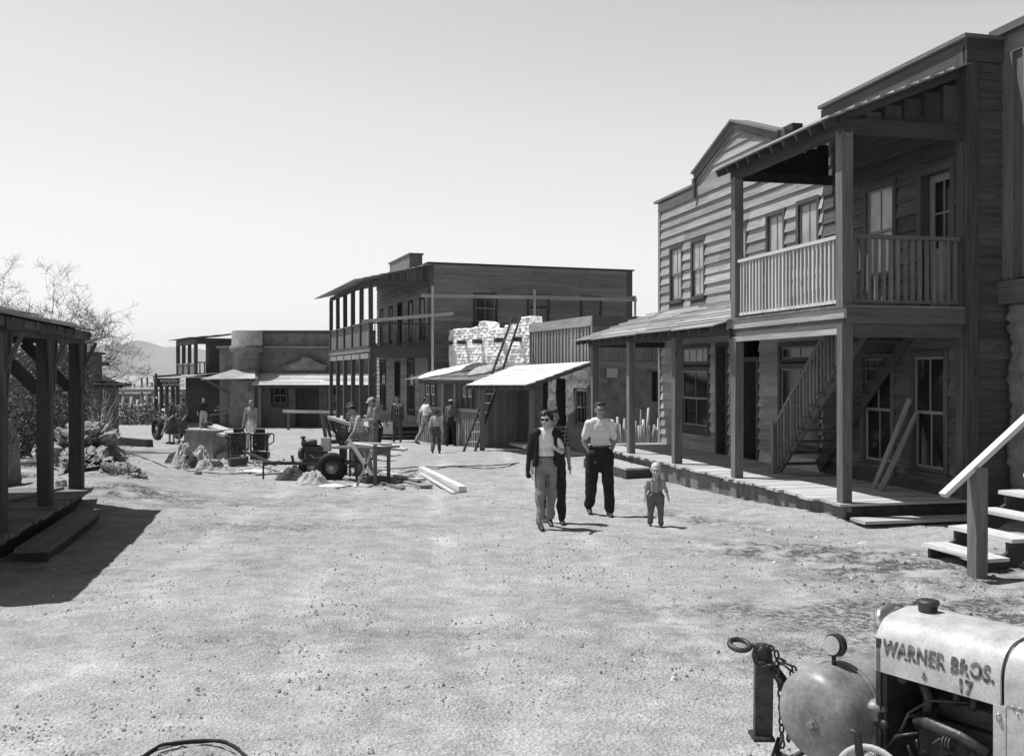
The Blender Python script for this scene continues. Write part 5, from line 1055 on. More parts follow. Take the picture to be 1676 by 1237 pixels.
def machine(px, Y, y0, y1, w_, label, seed, arm=True):
    rs = random.Random(seed); b = at(px, y1, Y); T = thing('iron_machine', b, label, 'machine'); mb = MB(); t = at(px, y0, Y); H_ = t.z-b.z
    mb.box(b.x-w_*.45, b.x+w_*.45, Y-.2, Y+.3, t.z-.06, t.z-.02, .7); mb.box(b.x-w_*.3, b.x+w_*.32, Y-.15, Y+.2, b.z+H_*.35, t.z-.07, 1, .02); mb.box(b.x-w_*.4, b.x+w_*.4, Y-.2, Y+.25, b.z+.02, b.z+H_*.3, 1, .03); mb.lathe((b.x-w_*.1, Y-.16, b.z+H_*.55), (0, -1, 0), [(0, w_*.22), (.05, w_*.23), (.06, w_*.12), (.12, .03)], 18, 1, False)
    for k in range(16): x0, z0 = b.x+rs.uniform(-.5, .5)*w_, b.z+rs.uniform(.15, .95)*H_; mb.bar((x0, Y-.22, z0), (x0+rs.uniform(-.2, .2), Y-.26, z0+rs.uniform(-.2, .2)), .02, .03, tone=rs.choice([.6, 1, 2.5, 5]))
    for s_ in (-1, 1): mb.bar((b.x+s_*w_*.42, Y-.15, b.z), (b.x+s_*w_*.42, Y-.15, t.z-.05), .04, .04)
    mb.build('machine_body', MT['grease'], T); mb = MB(); mb.bar(t+Vector((-w_*.6, 0, -.03)), t+Vector((w_*.55, 0, -.02)), .35, .03, tone=1); mb.build('machine_table', MT['steel'], T); mb = MB(); mb.box(t.x-w_*.2, t.x+w_*.2, Y-.1, Y+.1, t.z, t.z+.1, 1, .01); mb.build('guard', MT['black'], T)
    if arm: mb = MB(); mb.tube([t+Vector((w_*.4, -.1, 0)), t+Vector((w_*.75, -.1, -.04)), t+Vector((w_*.75, -.1, -.25)), t+Vector((w_*.5, -.1, -.34))], .02, 6); mb.build('handle', MT['black'], T)
machine(390, 27.6, 707, 764, .55, 'dark machine tool with flat table, next to the sheet metal box', 1, False); machine(426, 28.4, 708, 752, .55, 'dark machine tool with a curved handle, in front of the shirtless man', 2)
plank('drawbar_pole', at(398, 738, 27.2), at(450, 760, 24.5), .06, .06, 'dark pole slanting from the machine tools down to the trailer', 'pole', mat='dark', tone=.6)
plank('scrap_board', onb(375, 764, .12), onb(402, 763, .12), .25, .2, 'dark scrap box at the foot of the machine tools', 'box', mat='dark')
rs = random.Random(31); oc_ = MB()
for k in range(260):
    a, b, c_, d_ = rs.choice([(545, 700, 772, 800), (545, 640, 765, 790), (365, 470, 752, 778), (290, 380, 752, 772)]); p = og(rs.uniform(a, b), rs.uniform(c_, d_)); p.z += .012; th = rs.uniform(0, 3.14); L_ = rs.choice([.04, .06, .1, .18, .35]); q = p+Vector((math.cos(th)*L_, math.sin(th)*L_, rs.uniform(-.005, .03)))
    oc_.bar(p, q, rs.uniform(.02, .06), .018, tone=rs.choice([.25, .5, .8, 1.1, 1.3]))
tag(oc_.build('wood_offcuts', MT['light']), 'litter of wood chips and offcuts round the saw and machines', 'offcuts', kind='stuff')
# cables
def cable(pts, r, label, mat='black'):
    P = [og(x, y) for x, y in pts]; Q = []
    for i in range(len(P)-1):
        for k in range(8):
            t = k/8; p0, p1, p2, p3 = P[max(i-1, 0)], P[i], P[i+1], P[min(i+2, len(P)-1)]
            q = .5*((2*p1)+(p2-p0)*t+(2*p0-5*p1+4*p2-p3)*t*t+(3*p1-p0-3*p2+p3)*t**3); q.z = gh(q.x, q.y)+r*1.2; Q.append(q)
    Q.append(P[-1]); mb = MB(); mb.tube(Q, r, 6); o = mb.build('cable', MT[mat]); tag(o, label, 'cable')
cable([(620, 771), (690, 766), (760, 764), (850, 757)], .013, 'long dark cable running from the table toward the adobe door')
cable([(625, 781), (680, 774), (730, 766), (800, 765), (845, 758)], .011, 'thinner cable looping near the big beam')
cable([(190, 738), (240, 752), (290, 770), (360, 776), (420, 774)], .012, 'thin wire running past the sack heap on the left')
cable([(200, 738), (270, 744), (300, 743)], .012, 'short wire behind the sack heap near the cart')
cable([(225, 1240), (260, 1216), (320, 1207), (370, 1210), (400, 1225), (412, 1242)], .011, 'dark hose curving over the dirt at the bottom edge')
cable([(236, 1242), (270, 1224), (330, 1214), (380, 1222), (398, 1242)], .005, 'thin wire beside the hose at the bottom edge')
# big wheeled cart with the two women
ct = thing('wheel_cart', at(272, 722, 39), 'two wheeled cart with big rubber tyres beside the two women', 'cart')
wheel(ct, at(258, 702, 38.8), (-.75, -.65, 0), .45, .2, .22); wheel(ct, at(292, 701, 40.2), (-.75, -.65, 0), .45, .2, .22)
mb = MB(); mb.bar(at(258, 702, 38.8), at(292, 701, 40.2), .08, .08); mb.bar(at(268, 700, 39.4), at(283, 698, 39.6), .7, .3, jit=.03); mb.bar(at(262, 690, 39), at(290, 690, 39.4), .1, .08); mb.build('cart_body', MT['grease'], ct); mb = MB(); mb.bar(at(264, 712, 38.4), at(273, 688, 38.4), .05, .05, tone=1.2); mb.build('handle', MT['light'], ct)
# scraps of paper on the dirt
for (px, py, s_, lab) in ((1414, 887, .09, 'white scrap of paper on the dark churned soil'), (1497, 909, .06, 'small white scrap left of the wooden steps'), (1260, 869, .05, 'tiny white scrap near the boardwalk corner')):
    c = og(px, py); heap('paper_scrap', (c.x, c.y, gh(c.x, c.y)+.01), s_, s_*.6, .02, 'paper', lab, 'paper', n=7, seed=px)

# ---------------------------------------------------------------- foreground compressor
K = thing('engine_compressor', (1.9, 4.6, 0), 'old portable compressor with white hood, round tank, gauge and chained drawbar, bottom right corner', 'compressor')
HL = Vector((.555, -.832, 0)); HWd = Vector((.832, .555, 0)); H0 = Vector((1.72, 4.69, 0))
def hp_(l, w_, z): q = H0+HL*l+HWd*w_; return Vector((q.x, q.y, z))
# hood: rounded inverted U section, swept along l
zb, zt, wd, rad = .845, 1.105, .50, .15
prof = [(0, zb), (0, zt-rad)]+[(rad-rad*math.cos(R(a)), zt-rad+rad*math.sin(R(a))) for a in (15, 30, 45, 60, 75, 90)]
prof = prof+[(wd/2, zt+.012)]+[(wd-x_, z_) for x_, z_ in reversed(prof)]
def sweep(mb, prof, l0, l1, th, tone=1, ns=1, dz=0.0):
    n = len(prof); vs = []; 
    for k, l in enumerate((l0, l1)):
        for (x_, z_) in prof: vs.append(hp_(l, x_, z_+dz*k))
        for (x_, z_) in prof:
            cx_, cz_ = wd/2, .9; vs.append(hp_(l, x_+(cx_-x_)*th/.25, z_-(th if z_ > zt-rad*.9 else 0)+dz*k))
    fs = []
    for i in range(n-1):
        fs.append((i, i+1, 2*n+i+1, 2*n+i)); fs.append((n+i, 3*n+i, 3*n+i+1, n+i+1)); fs.append((i, n+i, n+i+1, i+1)); fs.append((2*n+i, 2*n+i+1, 3*n+i+1, 3*n+i))
    fs += [(0, 2*n, 3*n, n), (n-1, 2*n-1, 4*n-1, 3*n-1)]; mb.add(vs, fs, tone, None, True)
mb = MB(); sweep(mb, prof, 0, .615, .012); hood = mb.build('hood', MT['hood'], K)
for mdl in (hood,):
    e = mdl.modifiers.new('es', 'EDGE_SPLIT'); e.split_angle = R(40)
mb = MB(); sweep(mb, [(x_-.0, z_+.0) for x_, z_ in prof], .632, 1.3, .012); c2 = mb.build('cowl', MT['hood'], K); e = c2.modifiers.new('es', 'EDGE_SPLIT'); e.split_angle = R(40)
mb = MB(); sweep(mb, [(x_+(wd/2-x_)*.06-.004, z_+.004) for x_, z_ in prof][1:-1], .618, .634, .01); mb.build('seam', MT['iron'], hood)
# cap
mb = MB(); c = hp_(.115, .245, zt+.005); mb.lathe(c, (0, 0, 1), [(0, .043), (.004, .043), (.034, .045), (.036, .052), (.050, .054), (.058, .048), (.062, .02)], 24); mb.build('filler_cap', MT['iron'], hood)
# bracket at the rear corner
mb = MB(); mb.tube([hp_(-.02, .06, zt-.07), hp_(-.045, .10, zt-.02), hp_(-.045, .18, zt+.0), hp_(-.02, .24, zt+.002)], [.02, .03, .028, .015], 8); mb.build('bracket', MT['chrome'], hood)
def bend(me): pass
def hoodtext(s_, l, z, size, sx, name, font_bold=.004):
    p = hp_(l, -.004, z); off = K.location
    cu = bpy.data.curves.new('t', 'FONT'); cu.body = s_; cu.size = size; cu.extrude = 0; cu.offset = font_bold; cu.space_character = 1.12; cu.resolution_u = 3; o = bpy.data.objects.new('t', cu); scene.collection.objects.link(o)
    dg = bpy.context.evaluated_depsgraph_get(); me = bpy.data.meshes.new_from_object(o.evaluated_get(dg)); bpy.data.objects.remove(o)
    bm = bmesh.new(); bm.from_mesh(me); bmesh.ops.triangulate(bm, faces=bm.faces)
    for _ in range(2): bmesh.ops.subdivide_edges(bm, edges=[e for e in bm.edges if e.calc_length() > size*.12], cuts=1); bmesh.ops.triangulate(bm, faces=bm.faces)
    # drop random bits so the stencil looks worn
    rs = random.Random(5); kill = [f for f in bm.faces if noise.noise(f.calc_center_median()*40) > .36]
    bmesh.ops.delete(bm, geom=kill, context='FACES')
    L0 = zt-rad
    for v in bm.verts:
        x_, y_ = v.co.x*sx, v.co.y; zc = z+y_
        if zc <= L0: P = hp_(l+x_, -.0025, zc)
        else:
            a = (zc-L0)/rad; P = hp_(l+x_, rad-(rad+.0025)*math.cos(a), L0+(rad+.0025)*math.sin(a))
        v.co = P-off
    bm.to_mesh(me); bm.free(); return obj(name, me, MT['letter'], hood)
# text is on the outer face: l increases to the right in the picture
hoodtext("WARNER BROS.", .045, .935, .095, .735, 'lettering', .0045); hoodtext("17", .42, .856, .085, .8, 'lettering', .0045)
hood_l = [c_ for c_ in hood.children if c_.name.startswith('lettering')]
for c_ in hood_l: c_.location = Vector((0, 0, 0))
mb = MB(); a_ = hp_(.255, -.003, .885); mb.add([hp_(.245, -.003, .872), hp_(.275, -.003, .872), hp_(.26, -.003, .905)], [(0, 1, 2)], 1); mb.add([hp_(.256, -.003, .862), hp_(.264, -.003, .862), hp_(.264, -.003, .873), hp_(.256, -.003, .873)], [(0, 1, 2, 3)], 1); mb.build('emblem', MT['letter'], hood)
# engine bay
mb = MB(); mb.bar(hp_(.02, .03, .3), hp_(.02, .03, .845), .03, .03); mb.bar(hp_(.02, .47, .3), hp_(.02, .47, .845), .03, .03); mb.bar(hp_(.02, .03, .32), hp_(1.3, .03, .32), .05, .07); mb.bar(hp_(.02, .47, .32), hp_(1.3, .47, .32), .05, .07)
P8 = [hp_(0.005, .0, .3), hp_(0.03, .0, .3), hp_(0.03, .5, .3), hp_(0.005, .5, .3)]; mb.box8(P8+[p+Vector((0, 0, .70)) for p in P8], .5); mb.build('frame', MT['iron'], K)
mb = MB()
P8 = [hp_(.14, .14, .32), hp_(.60, .14, .32), hp_(.60, .40, .32), hp_(.14, .40, .32)]; mb.box8(P8+[p+Vector((0, 0, .34)) for p in P8], 1, .006)
P8 = [hp_(.22, .17, .665), hp_(.58, .17, .665), hp_(.58, .36, .665), hp_(.22, .36, .665)]; mb.box8(P8+[p+Vector((0, 0, .08)) for p in P8], 1.6, .004)
P8 = [hp_(.02, .46, .4), hp_(.62, .46, .4), hp_(.62, .49, .4), hp_(.02, .49, .4)]; mb.box8(P8+[p+Vector((0, 0, .44)) for p in P8], .6, .0)
mb.tube([hp_(.17, .08, .64), hp_(.24, .06, .655), hp_(.40, .06, .64), (hp_(.52, .07, .60))], [.03, .033, .033, .03], 10, 2.5); mb.tube([hp_(.2, .1, .64), hp_(.2, .12, .75), hp_(.15, .12, .84)], .022, 10, 1.5)
for k in range(3): mb.ring(hp_(.34+.015*k, .04, .60), (.555, -.832, .1), .03, .005, 20, 6, 3)
for l in (.32, .40): mb.lathe(hp_(l, .15, .74), (0, 0, 1), [(0, .014), (.03, .016), (.06, .009), (.07, .008)], 10, 5)
mb.tube([hp_(.10, .03, .55), hp_(.15, .05, .68), hp_(.25, .06, .76), hp_(.4, .12, .78)], .007, 6, 4); mb.tube([hp_(.05, .03, .5), hp_(.10, .02, .56), hp_(.2, .04, .60)], .008, 6, 4); mb.lathe(hp_(.045, .02, .60), (-.8, -.5, 0), [(0, .02), (.02, .025), (.03, .01)], 10, 4); mb.lathe(hp_(.13, .05, .83), (-.8, -.5, .2), [(0, .022), (.02, .026), (.04, .02)], 12, 9)
for k in range(18): a_ = hp_(random.uniform(.06, .58), random.uniform(.04, .12), random.uniform(.36, .66)); mb.tube([a_, a_+Vector((random.uniform(-.08, .08), random.uniform(-.05, .05), random.uniform(-.1, .1)))], random.uniform(.004, .01), 6, random.choice([.7, 2, 4]))
mb.build('engine', MT['grease'], K)
mb = MB(); P8 = [hp_(.585, -.003, .2), hp_(.64, -.003, .2), hp_(.64, .03, .2), hp_(.585, .03, .2)]; mb.box8(P8+[p+Vector((0, 0, .65)) for p in P8], 1); P8 = [hp_(.641, .0, .2), hp_(1.3, .0, .2), hp_(1.3, .02, .2), hp_(.641, .02, .2)]; mb.box8(P8+[p+Vector((0, 0, .66)) for p in P8], .95)
for l, z_ in ((.67, .86), (.70, .86), (.69, .835), (.78, .86), (.86, .86)): mb.ell(hp_(l, -.002, z_), (.006, .006, .006), None, 8, 6)
mb.build('side_panel', MT['hood'], K)
mb = MB()
mb.ell(hp_(.612, -.006, .80), (.012, .012, .02), None, 8, 6); mb.build('latch', MT['chrome'], K)
# tank
tax = HWd.copy(); tc0 = Vector((1.47, 4.80, .595)); tr = .222
mb = MB(); prof_t = [(-.080, .004), (-.079, .05), (-.074, .10), (-.062, .148), (-.040, .186), (-.008, .213), (.03, tr), (.08, tr), (.15, tr), (.25, tr), (.35, tr), (.45, tr), (.55, tr), (.56, tr), (.60, .19), (.64, .12), (.66, .02)]
mb.lathe(tc0, tax, prof_t, 48); tank = mb.build('air_tank', MT['tankp'], K)
mb = MB(); mb.ring(tc0+tax*.20, tax, tr+.004, .006, 48, 6, 1, 2.2); mb.build('strap', MT['tankp'], tank)
cdir = Vector((-.30, -.95, .1)).normalized()
mb = MB(); pc = tc0-tax*.076+Vector((.0, 0, -.02))+Vector((.03, -.04, 0)); mb.lathe(pc, -tax, [(-.02, .03), (.01, .03), (.012, .022), (.03, .022), (.034, .012)], 6, 1, False); mb.build('drain_plug', MT['tankp'], tank)
gc = tc0+tax*.14+Vector((0, 0, tr)); mb = MB(); mb.tube([gc-Vector((0,0,.01)), gc+Vector((0, 0, .045))], [.012, .010], 10); gd = Vector((-.80, -.58, .12)).normalized(); g0 = gc+Vector((0, 0, .095)); mb.lathe(g0-gd*.02, gd, [(-.012, .05), (-.010, .056), (.026, .056), (.028, .047), (.016, .046), (.014, .01)], 32, 1, False); go_ = mb.build('gauge', MT['iron'], tank); mb = MB(); mb.lathe(g0+gd*.019, gd, [(0, .046), (.002, .046)], 24, 1, False); mb.build('dial', MT['steel'], go_)
# chained drawbar post with ring
Tp = Vector((1.325, 5.22, 0)); mb = MB()
mb.box8([Tp+Vector((-.045, 0, .34)), Tp+Vector((.045, -.02, .34)), Tp+Vector((.055, .06, .34)), Tp+Vector((-.035, .08, .34)), Tp+Vector((-.04, 0, .735)), Tp+Vector((.05, -.02, .735)), Tp+Vector((.06, .06, .735)), Tp+Vector((-.03, .08, .735))], .5); mb.box(Tp.x-.06, Tp.x+.05, Tp.y-.05, Tp.y+.09, .325, .342, 1)
mb.tube([Tp+Vector((.05, .0, .70)), Tp+Vector((.12, -.06, .60)), Tp+Vector((.2, -.2, .50))], [.03, .028, .028], 10, 2); mb.tube([Tp+Vector((.09, -.0, .33)), Tp+Vector((.04, -.02, .19)), Tp+Vector((-.05, -.1, .05)), Tp+Vector((-.1, -.15, -.05))], [.018, .02, .02, .02], 8, 1.5); mb.tube([Tp+Vector((.05, -.05, .24)), Tp+Vector((.35, -.3, .15))], [.045, .05], 12, 2); mb.tube([Tp+Vector((.0, -.1, .20)), Tp+Vector((.2, -.15, .33))], .015, 8); mb.build('drawbar', MT['iron'], K)
mb = MB(); mb.lathe(Tp+Vector((0, .02, .735)), (0, 0, 1), [(0, .05), (.02, .056), (.05, .05), (.07, .045), (.085, .03)], 16); rc = Tp+Vector((-.105, .0, .82)); mb.ring(rc+Vector((-.02,0,0)), (.05, -.3, 1), .052, .0145, 28, 10); mb.tube([rc+Vector((.05, .0, -.0)), Tp+Vector((0, .01, .80))], [.014, .02], 8); mb.build('tow_ring', MT['iron'], K)
mb = MB()
def chain(mb, pts, r=.022, t=.0056):
    P = [Vector(p) for p in pts]; L = 0
    for i in range(len(P)-1):
        n = max(1, int((P[i+1]-P[i]).length/(r*1.55)))
        for k in range(n):
            c = P[i].lerp(P[i+1], (k+.5)/n); a = (P[i+1]-P[i]).normalized(); sd = a.orthogonal().normalized(); sd.rotate(Quaternion(a, (math.pi/2)*(k % 2)+.5)); u = a.cross(sd)
            q = [c+a*math.sin(th)*r+sd*math.cos(th)*r*.55 for th in [2*math.pi*j/10 for j in range(11)]]; mb.tube(q, t, 6, 1, False)
chain(mb, [Tp+Vector((.06, -.03, .74)), Tp+Vector((.075, -.05, .60)), Tp+Vector((.08, -.06, .42)), Tp+Vector((.085, -.06, .30))])
chain(mb, [Tp+Vector((.06, -.03, .76)), Tp+Vector((.13, -.06, .70)), Tp+Vector((.15, -.08, .62)), Tp+Vector((.12, -.08, .50)), Tp+Vector((.11, -.08, .34))])
chain(mb, [Tp+Vector((.07, -.02, .75)), Tp+Vector((.145, -.05, .72)), Tp+Vector((.17, -.07, .62)), Tp+Vector((.15, -.07, .40))])
chain(mb, [Tp+Vector((-.055, -.04, .78)), Tp+Vector((-.045, -.05, .73)), Tp+Vector((.05, -.06, .73))]); chain(mb, [Tp+Vector((-.05, -.02, .80)), Tp+Vector((0, -.04, .825)), Tp+Vector((.06, -.02, .80)), Tp+Vector((.07, -.02, .75))])
mb.build('chain', MT['iron'], K)
# fan guard and lever in front of the hood
fc = Vector((1.60, 4.42, .42)); fa = Vector((-.62, -.78, .1)).normalized(); mb = MB(); mb.ring(fc, fa, .155, .016, 36, 6, 1, .6); 
u_ = fa.orthogonal().normalized(); 
for k in range(3): d_ = Vector(u_); d_.rotate(Quaternion(fa, 2.09*k+.5)); mb.bar(fc, fc+d_*.15, .03, .008, up=fa)
gd_ = mb.build('fan_guard', MT['hood'], K); mb = MB(); u_ = Vector((.78, -.62, 0)); v_ = fa.cross(u_)
for k in range(-5, 6):
    h = math.sqrt(max(0, .15**2-(k*.027)**2)); 
    for s_ in (1, -1):
        a1 = (u_+v_*s_).normalized(); b1 = (u_-v_*s_).normalized(); mb.tube([fc+b1*k*.027-a1*h-fa*.01, fc+b1*k*.027+a1*h-fa*.01], .0028, 4)
mb.build('mesh', MT['steel'], gd_)
mb = MB(); a_ = Vector((1.50, 4.30, 0)); mb.tube([a_+Vector((.055, 0, .12)), a_+Vector((.02, 0, .48))], [.028, .024], 10, 1.5); mb.tube([a_+Vector((.018, 0, .485)), a_+Vector((.018, 0, .50))], .03, 10, 3); mb.tube([a_+Vector((.02, 0, .50)), a_+Vector((0, 0, .69)), a_+Vector((-.03, 0, .70))], [.018, .018, .012], 8, 2); mb.build('lever', MT['iron'], K)
mb = MB(); mb.lathe(Vector((1.735, 4.72, .60)), (0, 0, 1), [(0, .03), (.01, .045), (.05, .045), (.055, .055), (.08, .05), (.095, .02)], 16); mb.lathe(Vector((1.735, 4.72, .45)), (0, 0, 1), [(0, .02), (.13, .025)], 12); mb.build('air_filter', MT['tankp'], K)
wheel(K, (1.95, 4.25, .25), (-.83, -.55, 0), .25, .12, .12); wheel(K, (2.35, 4.55, .25), (.83, .55, 0), .25, .12, .12)
mb = MB(); mb.bar(hp_(-.3, .05, .33), hp_(.1, .05, .33), .05, .06); mb.bar(hp_(-.3, .4, .33), hp_(.1, .4, .33), .05, .06); mb.bar(tc0-tax*.0+Vector((0,0,-.30)), tc0+tax*.1+Vector((0,0,-.2)), .05, .06); mb.build('cross_member', MT['iron'], K)
# ---------------------------------------------------------------- people
def rotx(v, a): return Vector((v.x, v.y*math.cos(a)-v.z*math.sin(a), v.y*math.sin(a)+v.z*math.cos(a)))
def person(x, y, H, face, label, arms, legs, lean=0, head=(0, 0), shirt=None, sleeve='short', trousers='cloth_d', shoes='leather', hair='hair', hairstyle='short', hat=None, skin='skin', child=False,
           skirt=None, coat=None, apron=None, belt=None, glasses=None, vox=.016, width=1.0, socks=None, z=None, twist=0, pants_w=1.0, tuck=True, pocket=False):
    zg = gh(x, y) if z is None else z
    T = thing('person', (x, y, zg), label, 'person', rz=R(face)); s = H/1.75; hs = 1.0
    hz = .93; sh = 1.43; nk = 1.50; hc = 1.635
    if child: hs = 1.62; hz = .78; sh = 1.20; nk = 1.27; hc = 1.52
    wf = width; le = R(lean)
    def up(v):   # upper body points, leaned about the hips
        p = Vector(v)-Vector((0, 0, hz)); return rotx(p, le)+Vector((0, 0, hz))
    # legs
    J = {}
    for side, (fw, bend, out) in zip((-1, 1), legs):
        h = Vector((side*.092*wf, 0, hz-.02)); L1, L2 = (hz-.09)*.50, (hz-.09)*.50
        a = R(fw); o = R(out); d1 = Vector((side*math.sin(o), -math.sin(a)*math.cos(o), -math.cos(a)*math.cos(o))); k = h+d1*L1
        a2 = R(fw-bend); d2 = Vector((side*math.sin(o)*.5, -math.sin(a2), -math.cos(a2))).normalized(); an = k+d2*L2; J[side] = (h, k, an, fw-bend)
    low = min(J[-1][2].z, J[1][2].z)-.085; dz = Vector((0, 0, -low))
    for sd in J: h, k, an, q = J[sd]; J[sd] = (h+dz, k+dz, an+dz, q)
    def U(v): return up(v)+dz
    A = {}
    for side, arm in zip((-1, 1), arms):
        fw, out, bend, inn = arm; shd = Vector((side*.170*wf, 0, sh)); a, o = R(fw), R(out); ua = .29*(sh/1.43); fa = .25*(sh/1.43)
        d = Vector((side*math.sin(o), -math.sin(a)*math.cos(o), -math.cos(a)*math.cos(o))); e = shd+d*ua
        a2 = R(fw+bend); o2 = R(out-inn); d2 = Vector((side*math.sin(o2), -math.sin(a2)*math.cos(o2), -math.cos(a2)*math.cos(o2))).normalized(); wr = e+d2*fa
        S_, E_, W_ = U(shd), U(e), U(wr); A[side] = (S_, E_, W_, (W_-E_).normalized())
    HC = U((0, -.015, hc)); NK = U((0, 0, nk)); hy, ht = R(head[0]), R(head[1])
    HR = Matrix.Rotation(hy, 3, 'Z') @ Matrix.Rotation(le*.5+ht, 3, 'X')
    def Hd(v): return HC+(HR @ (Vector(v)*hs))
    b = MB()
    b.ell(Hd((0, .012, .03)), (.076*hs, .095*hs, .092*hs), HR, 20, 14); b.ell(Hd((0, -.018, -.035)), (.060*hs, .074*hs, .080*hs), HR, 18, 12); b.ell(Hd((0, -.048, -.088)), (.032*hs, .03*hs, .022*hs), HR)
    b.cap(Hd((0, -.085, .012)), Hd((0, -.112, -.028)), .009*hs, .015*hs, 8); b.ell(Hd((0, -.083, -.060)), (.024*hs, .012*hs, .008*hs), HR, 10, 6); b.ell(Hd((0, -.080, .032)), (.052*hs, .018*hs, .010*hs), HR, 12, 6)
    for sd in (-1, 1): b.ell(Hd((sd*.078, .01, -.005)), (.012*hs, .020*hs, .032*hs), HR, 8, 6); b.ell(Hd((sd*.045, -.055, -.03)), (.022*hs, .022*hs, .022*hs), HR, 8, 6)
    b.cap(NK-Vector((0, 0, .06)), Hd((0, .015, -.06)), .055*wf, .05*hs if not child else .05, 12)
    def torso(m, g_=0.0, zlo=.0):
        m.ell(U((0, 0, sh-.12)), (.152*wf+g_, .102+g_, .19+g_*.5), Matrix.Rotation(le, 3, 'X'), 20, 12); m.ell(U((0, -.005, hz+.20)), (.140*wf+g_, .098+g_, .17), Matrix.Rotation(le, 3, 'X'), 20, 12)
        m.cap(U((-.14*wf, .0, sh-.008)), U((.14*wf, 0, sh-.008)), .052+g_, .052+g_, 12); m.ell(U((0, .0, hz+.05)), (.152*wf+g_, .11+g_, .15), None, 20, 12)
        m.cap(U((-.09*wf, .0, sh+.02)), U((.09*wf, 0, sh+.02)), .052+g_, .052+g_, 12)
    torso(b)
    for sd in (-1, 1):
        S_, E_, W_, fd = A[sd]; b.cap(S_, E_, .049, .040, 12); b.cap(E_, W_, .041, .027, 12)
        side_v = fd.cross(Vector((0, 1, 0))); 
        if side_v.length < .2: side_v = fd.cross(Vector((1, 0, 0)))
        side_v.normalize(); pn = fd.cross(side_v).normalized(); pl_ = W_+fd*.05; b.ell(W_+fd*.048, (.036, .020, .048), Matrix((side_v, pn, fd)).transposed(), 10, 8)
        for k, ln in enumerate((.062, .074, .078, .07)):
            base = W_+fd*.085+pn*((k-1.5)*.018)*1.0; c = side_v*(-sd*.0); m1 = base+fd*ln*.55+side_v*.006*k*.3; b.cap(base, m1, .0098, .009, 6); b.cap(m1, m1+(fd*.75+side_v*.5*(-sd)).normalized()*ln*.45, .009, .008, 6)
        tb_ = W_+fd*.03-pn*.03*1; b.cap(tb_, tb_+(fd*.7-pn*.7+side_v*-.2*sd).normalized()*.055, .012, .0095, 6)
    for sd in (-1, 1):
        h, k, an, q = J[sd]; b.cap(h, k, .082*wf, .056, 12); b.cap(k, an, .056, .036, 12); ft = Vector((0, -1, 0)); ft = rotx(ft, -R(q)*.6 if q < 0 else 0)
        b.cap(an+Vector((0, .02, -.045)), an+ft*.14+Vector((0, 0, -.055)), .036, .03, 10)
    def fin(m, nm, mat, vx=None, cr=None, sc=True, par=None, sm=3, cut=None):
        me = remeshed(m, vx or vox, sm)
        if cut:
            bm = bmesh.new(); bm.from_mesh(me); bmesh.ops.bisect_plane(bm, geom=bm.verts[:]+bm.edges[:]+bm.faces[:], plane_co=cut[0], plane_no=cut[1], clear_outer=True); bm.to_mesh(me); bm.free()
        if cr: crumple(me, *cr)
        if s != 1: me.transform(Matrix.Scale(s, 4))
        return obj(nm, me, MT[mat], par or T)
    fin(b, 'body', skin, min(vox, .012), sm=1)
    # trousers
    if not skirt:
        m = MB(); m.ell(U((0, .0, hz+.04)), (.165*wf, .125, .14), None, 20, 12); m.ell(U((0, .0, hz+.13)), (.154*wf, .122, .10), None, 20, 12)
        for sd in (-1, 1):
            h, k, an, q = J[sd]; m.cap(h+Vector((0, 0, .02)), k, .105*wf*pants_w, .082*pants_w, 14); m.cap(k, k.lerp(an, .93), .080*pants_w, .070*pants_w, 14)
        if pocket:
            for sd in (-1, 1): m.ell(A[sd][2]+A[sd][3]*.06, (.062, .062, .085), None, 14, 8)
        fin(m, 'trousers', trousers, None, (.022, 7, x), cut=(U((0, 0, hz+.165)), rotx(Vector((0, 0, 1)), le)))
    else:
        m = MB(); top = U((0, 0, hz+.12)); m.lathe(top, (0, 0, -1), [(0, .13), (.08, .17), (.3, .21), (.62, .27), (.66, .26)], 24); fin(m, 'skirt', skirt, None, (.03, 6, x))
    for sd in (-1, 1):
        h, k, an, q = J[sd]; m = MB(); ft = rotx(Vector((0, -1, 0)), -R(q)*.6 if q < 0 else 0); m.cap(an+Vector((0, .03, -.04)), an+ft*.06+Vector((0, 0, -.045)), .044, .042, 12); m.cap(an+ft*.04+Vector((0, 0, -.052)), an+ft*.165+Vector((0, 0, -.058)), .042, .034, 12)
        fin(m, 'shoe', shoes, .012)
        if socks: m = MB(); m.cap(an+Vector((0, 0, .06)), an+Vector((0, 0, -.01)), .046, .046, 12); fin(m, 'sock', socks, .012)
    if shirt:
        m = MB(); torso(m, .017)
        if not tuck: m.lathe(U((0, 0, hz+.16)), (0, 0, -1), [(0, .15*wf), (.2, .175*wf), (.24, .17*wf)], 20)
        for sd in (-1, 1):
            S_, E_, W_, fd = A[sd]
            if sleeve == 'short': m.cap(S_, S_.lerp(E_, .72), .062, .061, 12)
            elif sleeve == 'long': m.cap(S_, E_, .062, .054, 12); m.cap(E_, E_.lerp(W_, .92), .053, .040, 12)
            elif sleeve == 'rolled': m.cap(S_, E_, .068, .056, 12)
        m.ring(U((0, .005, nk-.03)), rotx(Vector((0, -.25, 1)), le), .056, .012, 20, 8)
        fin(m, 'shirt', shirt, None, (.014, 8, x+3), cut=(U((0, 0, hz+.135 if tuck else hz-.05)), rotx(Vector((0, 0, -1)), le)))
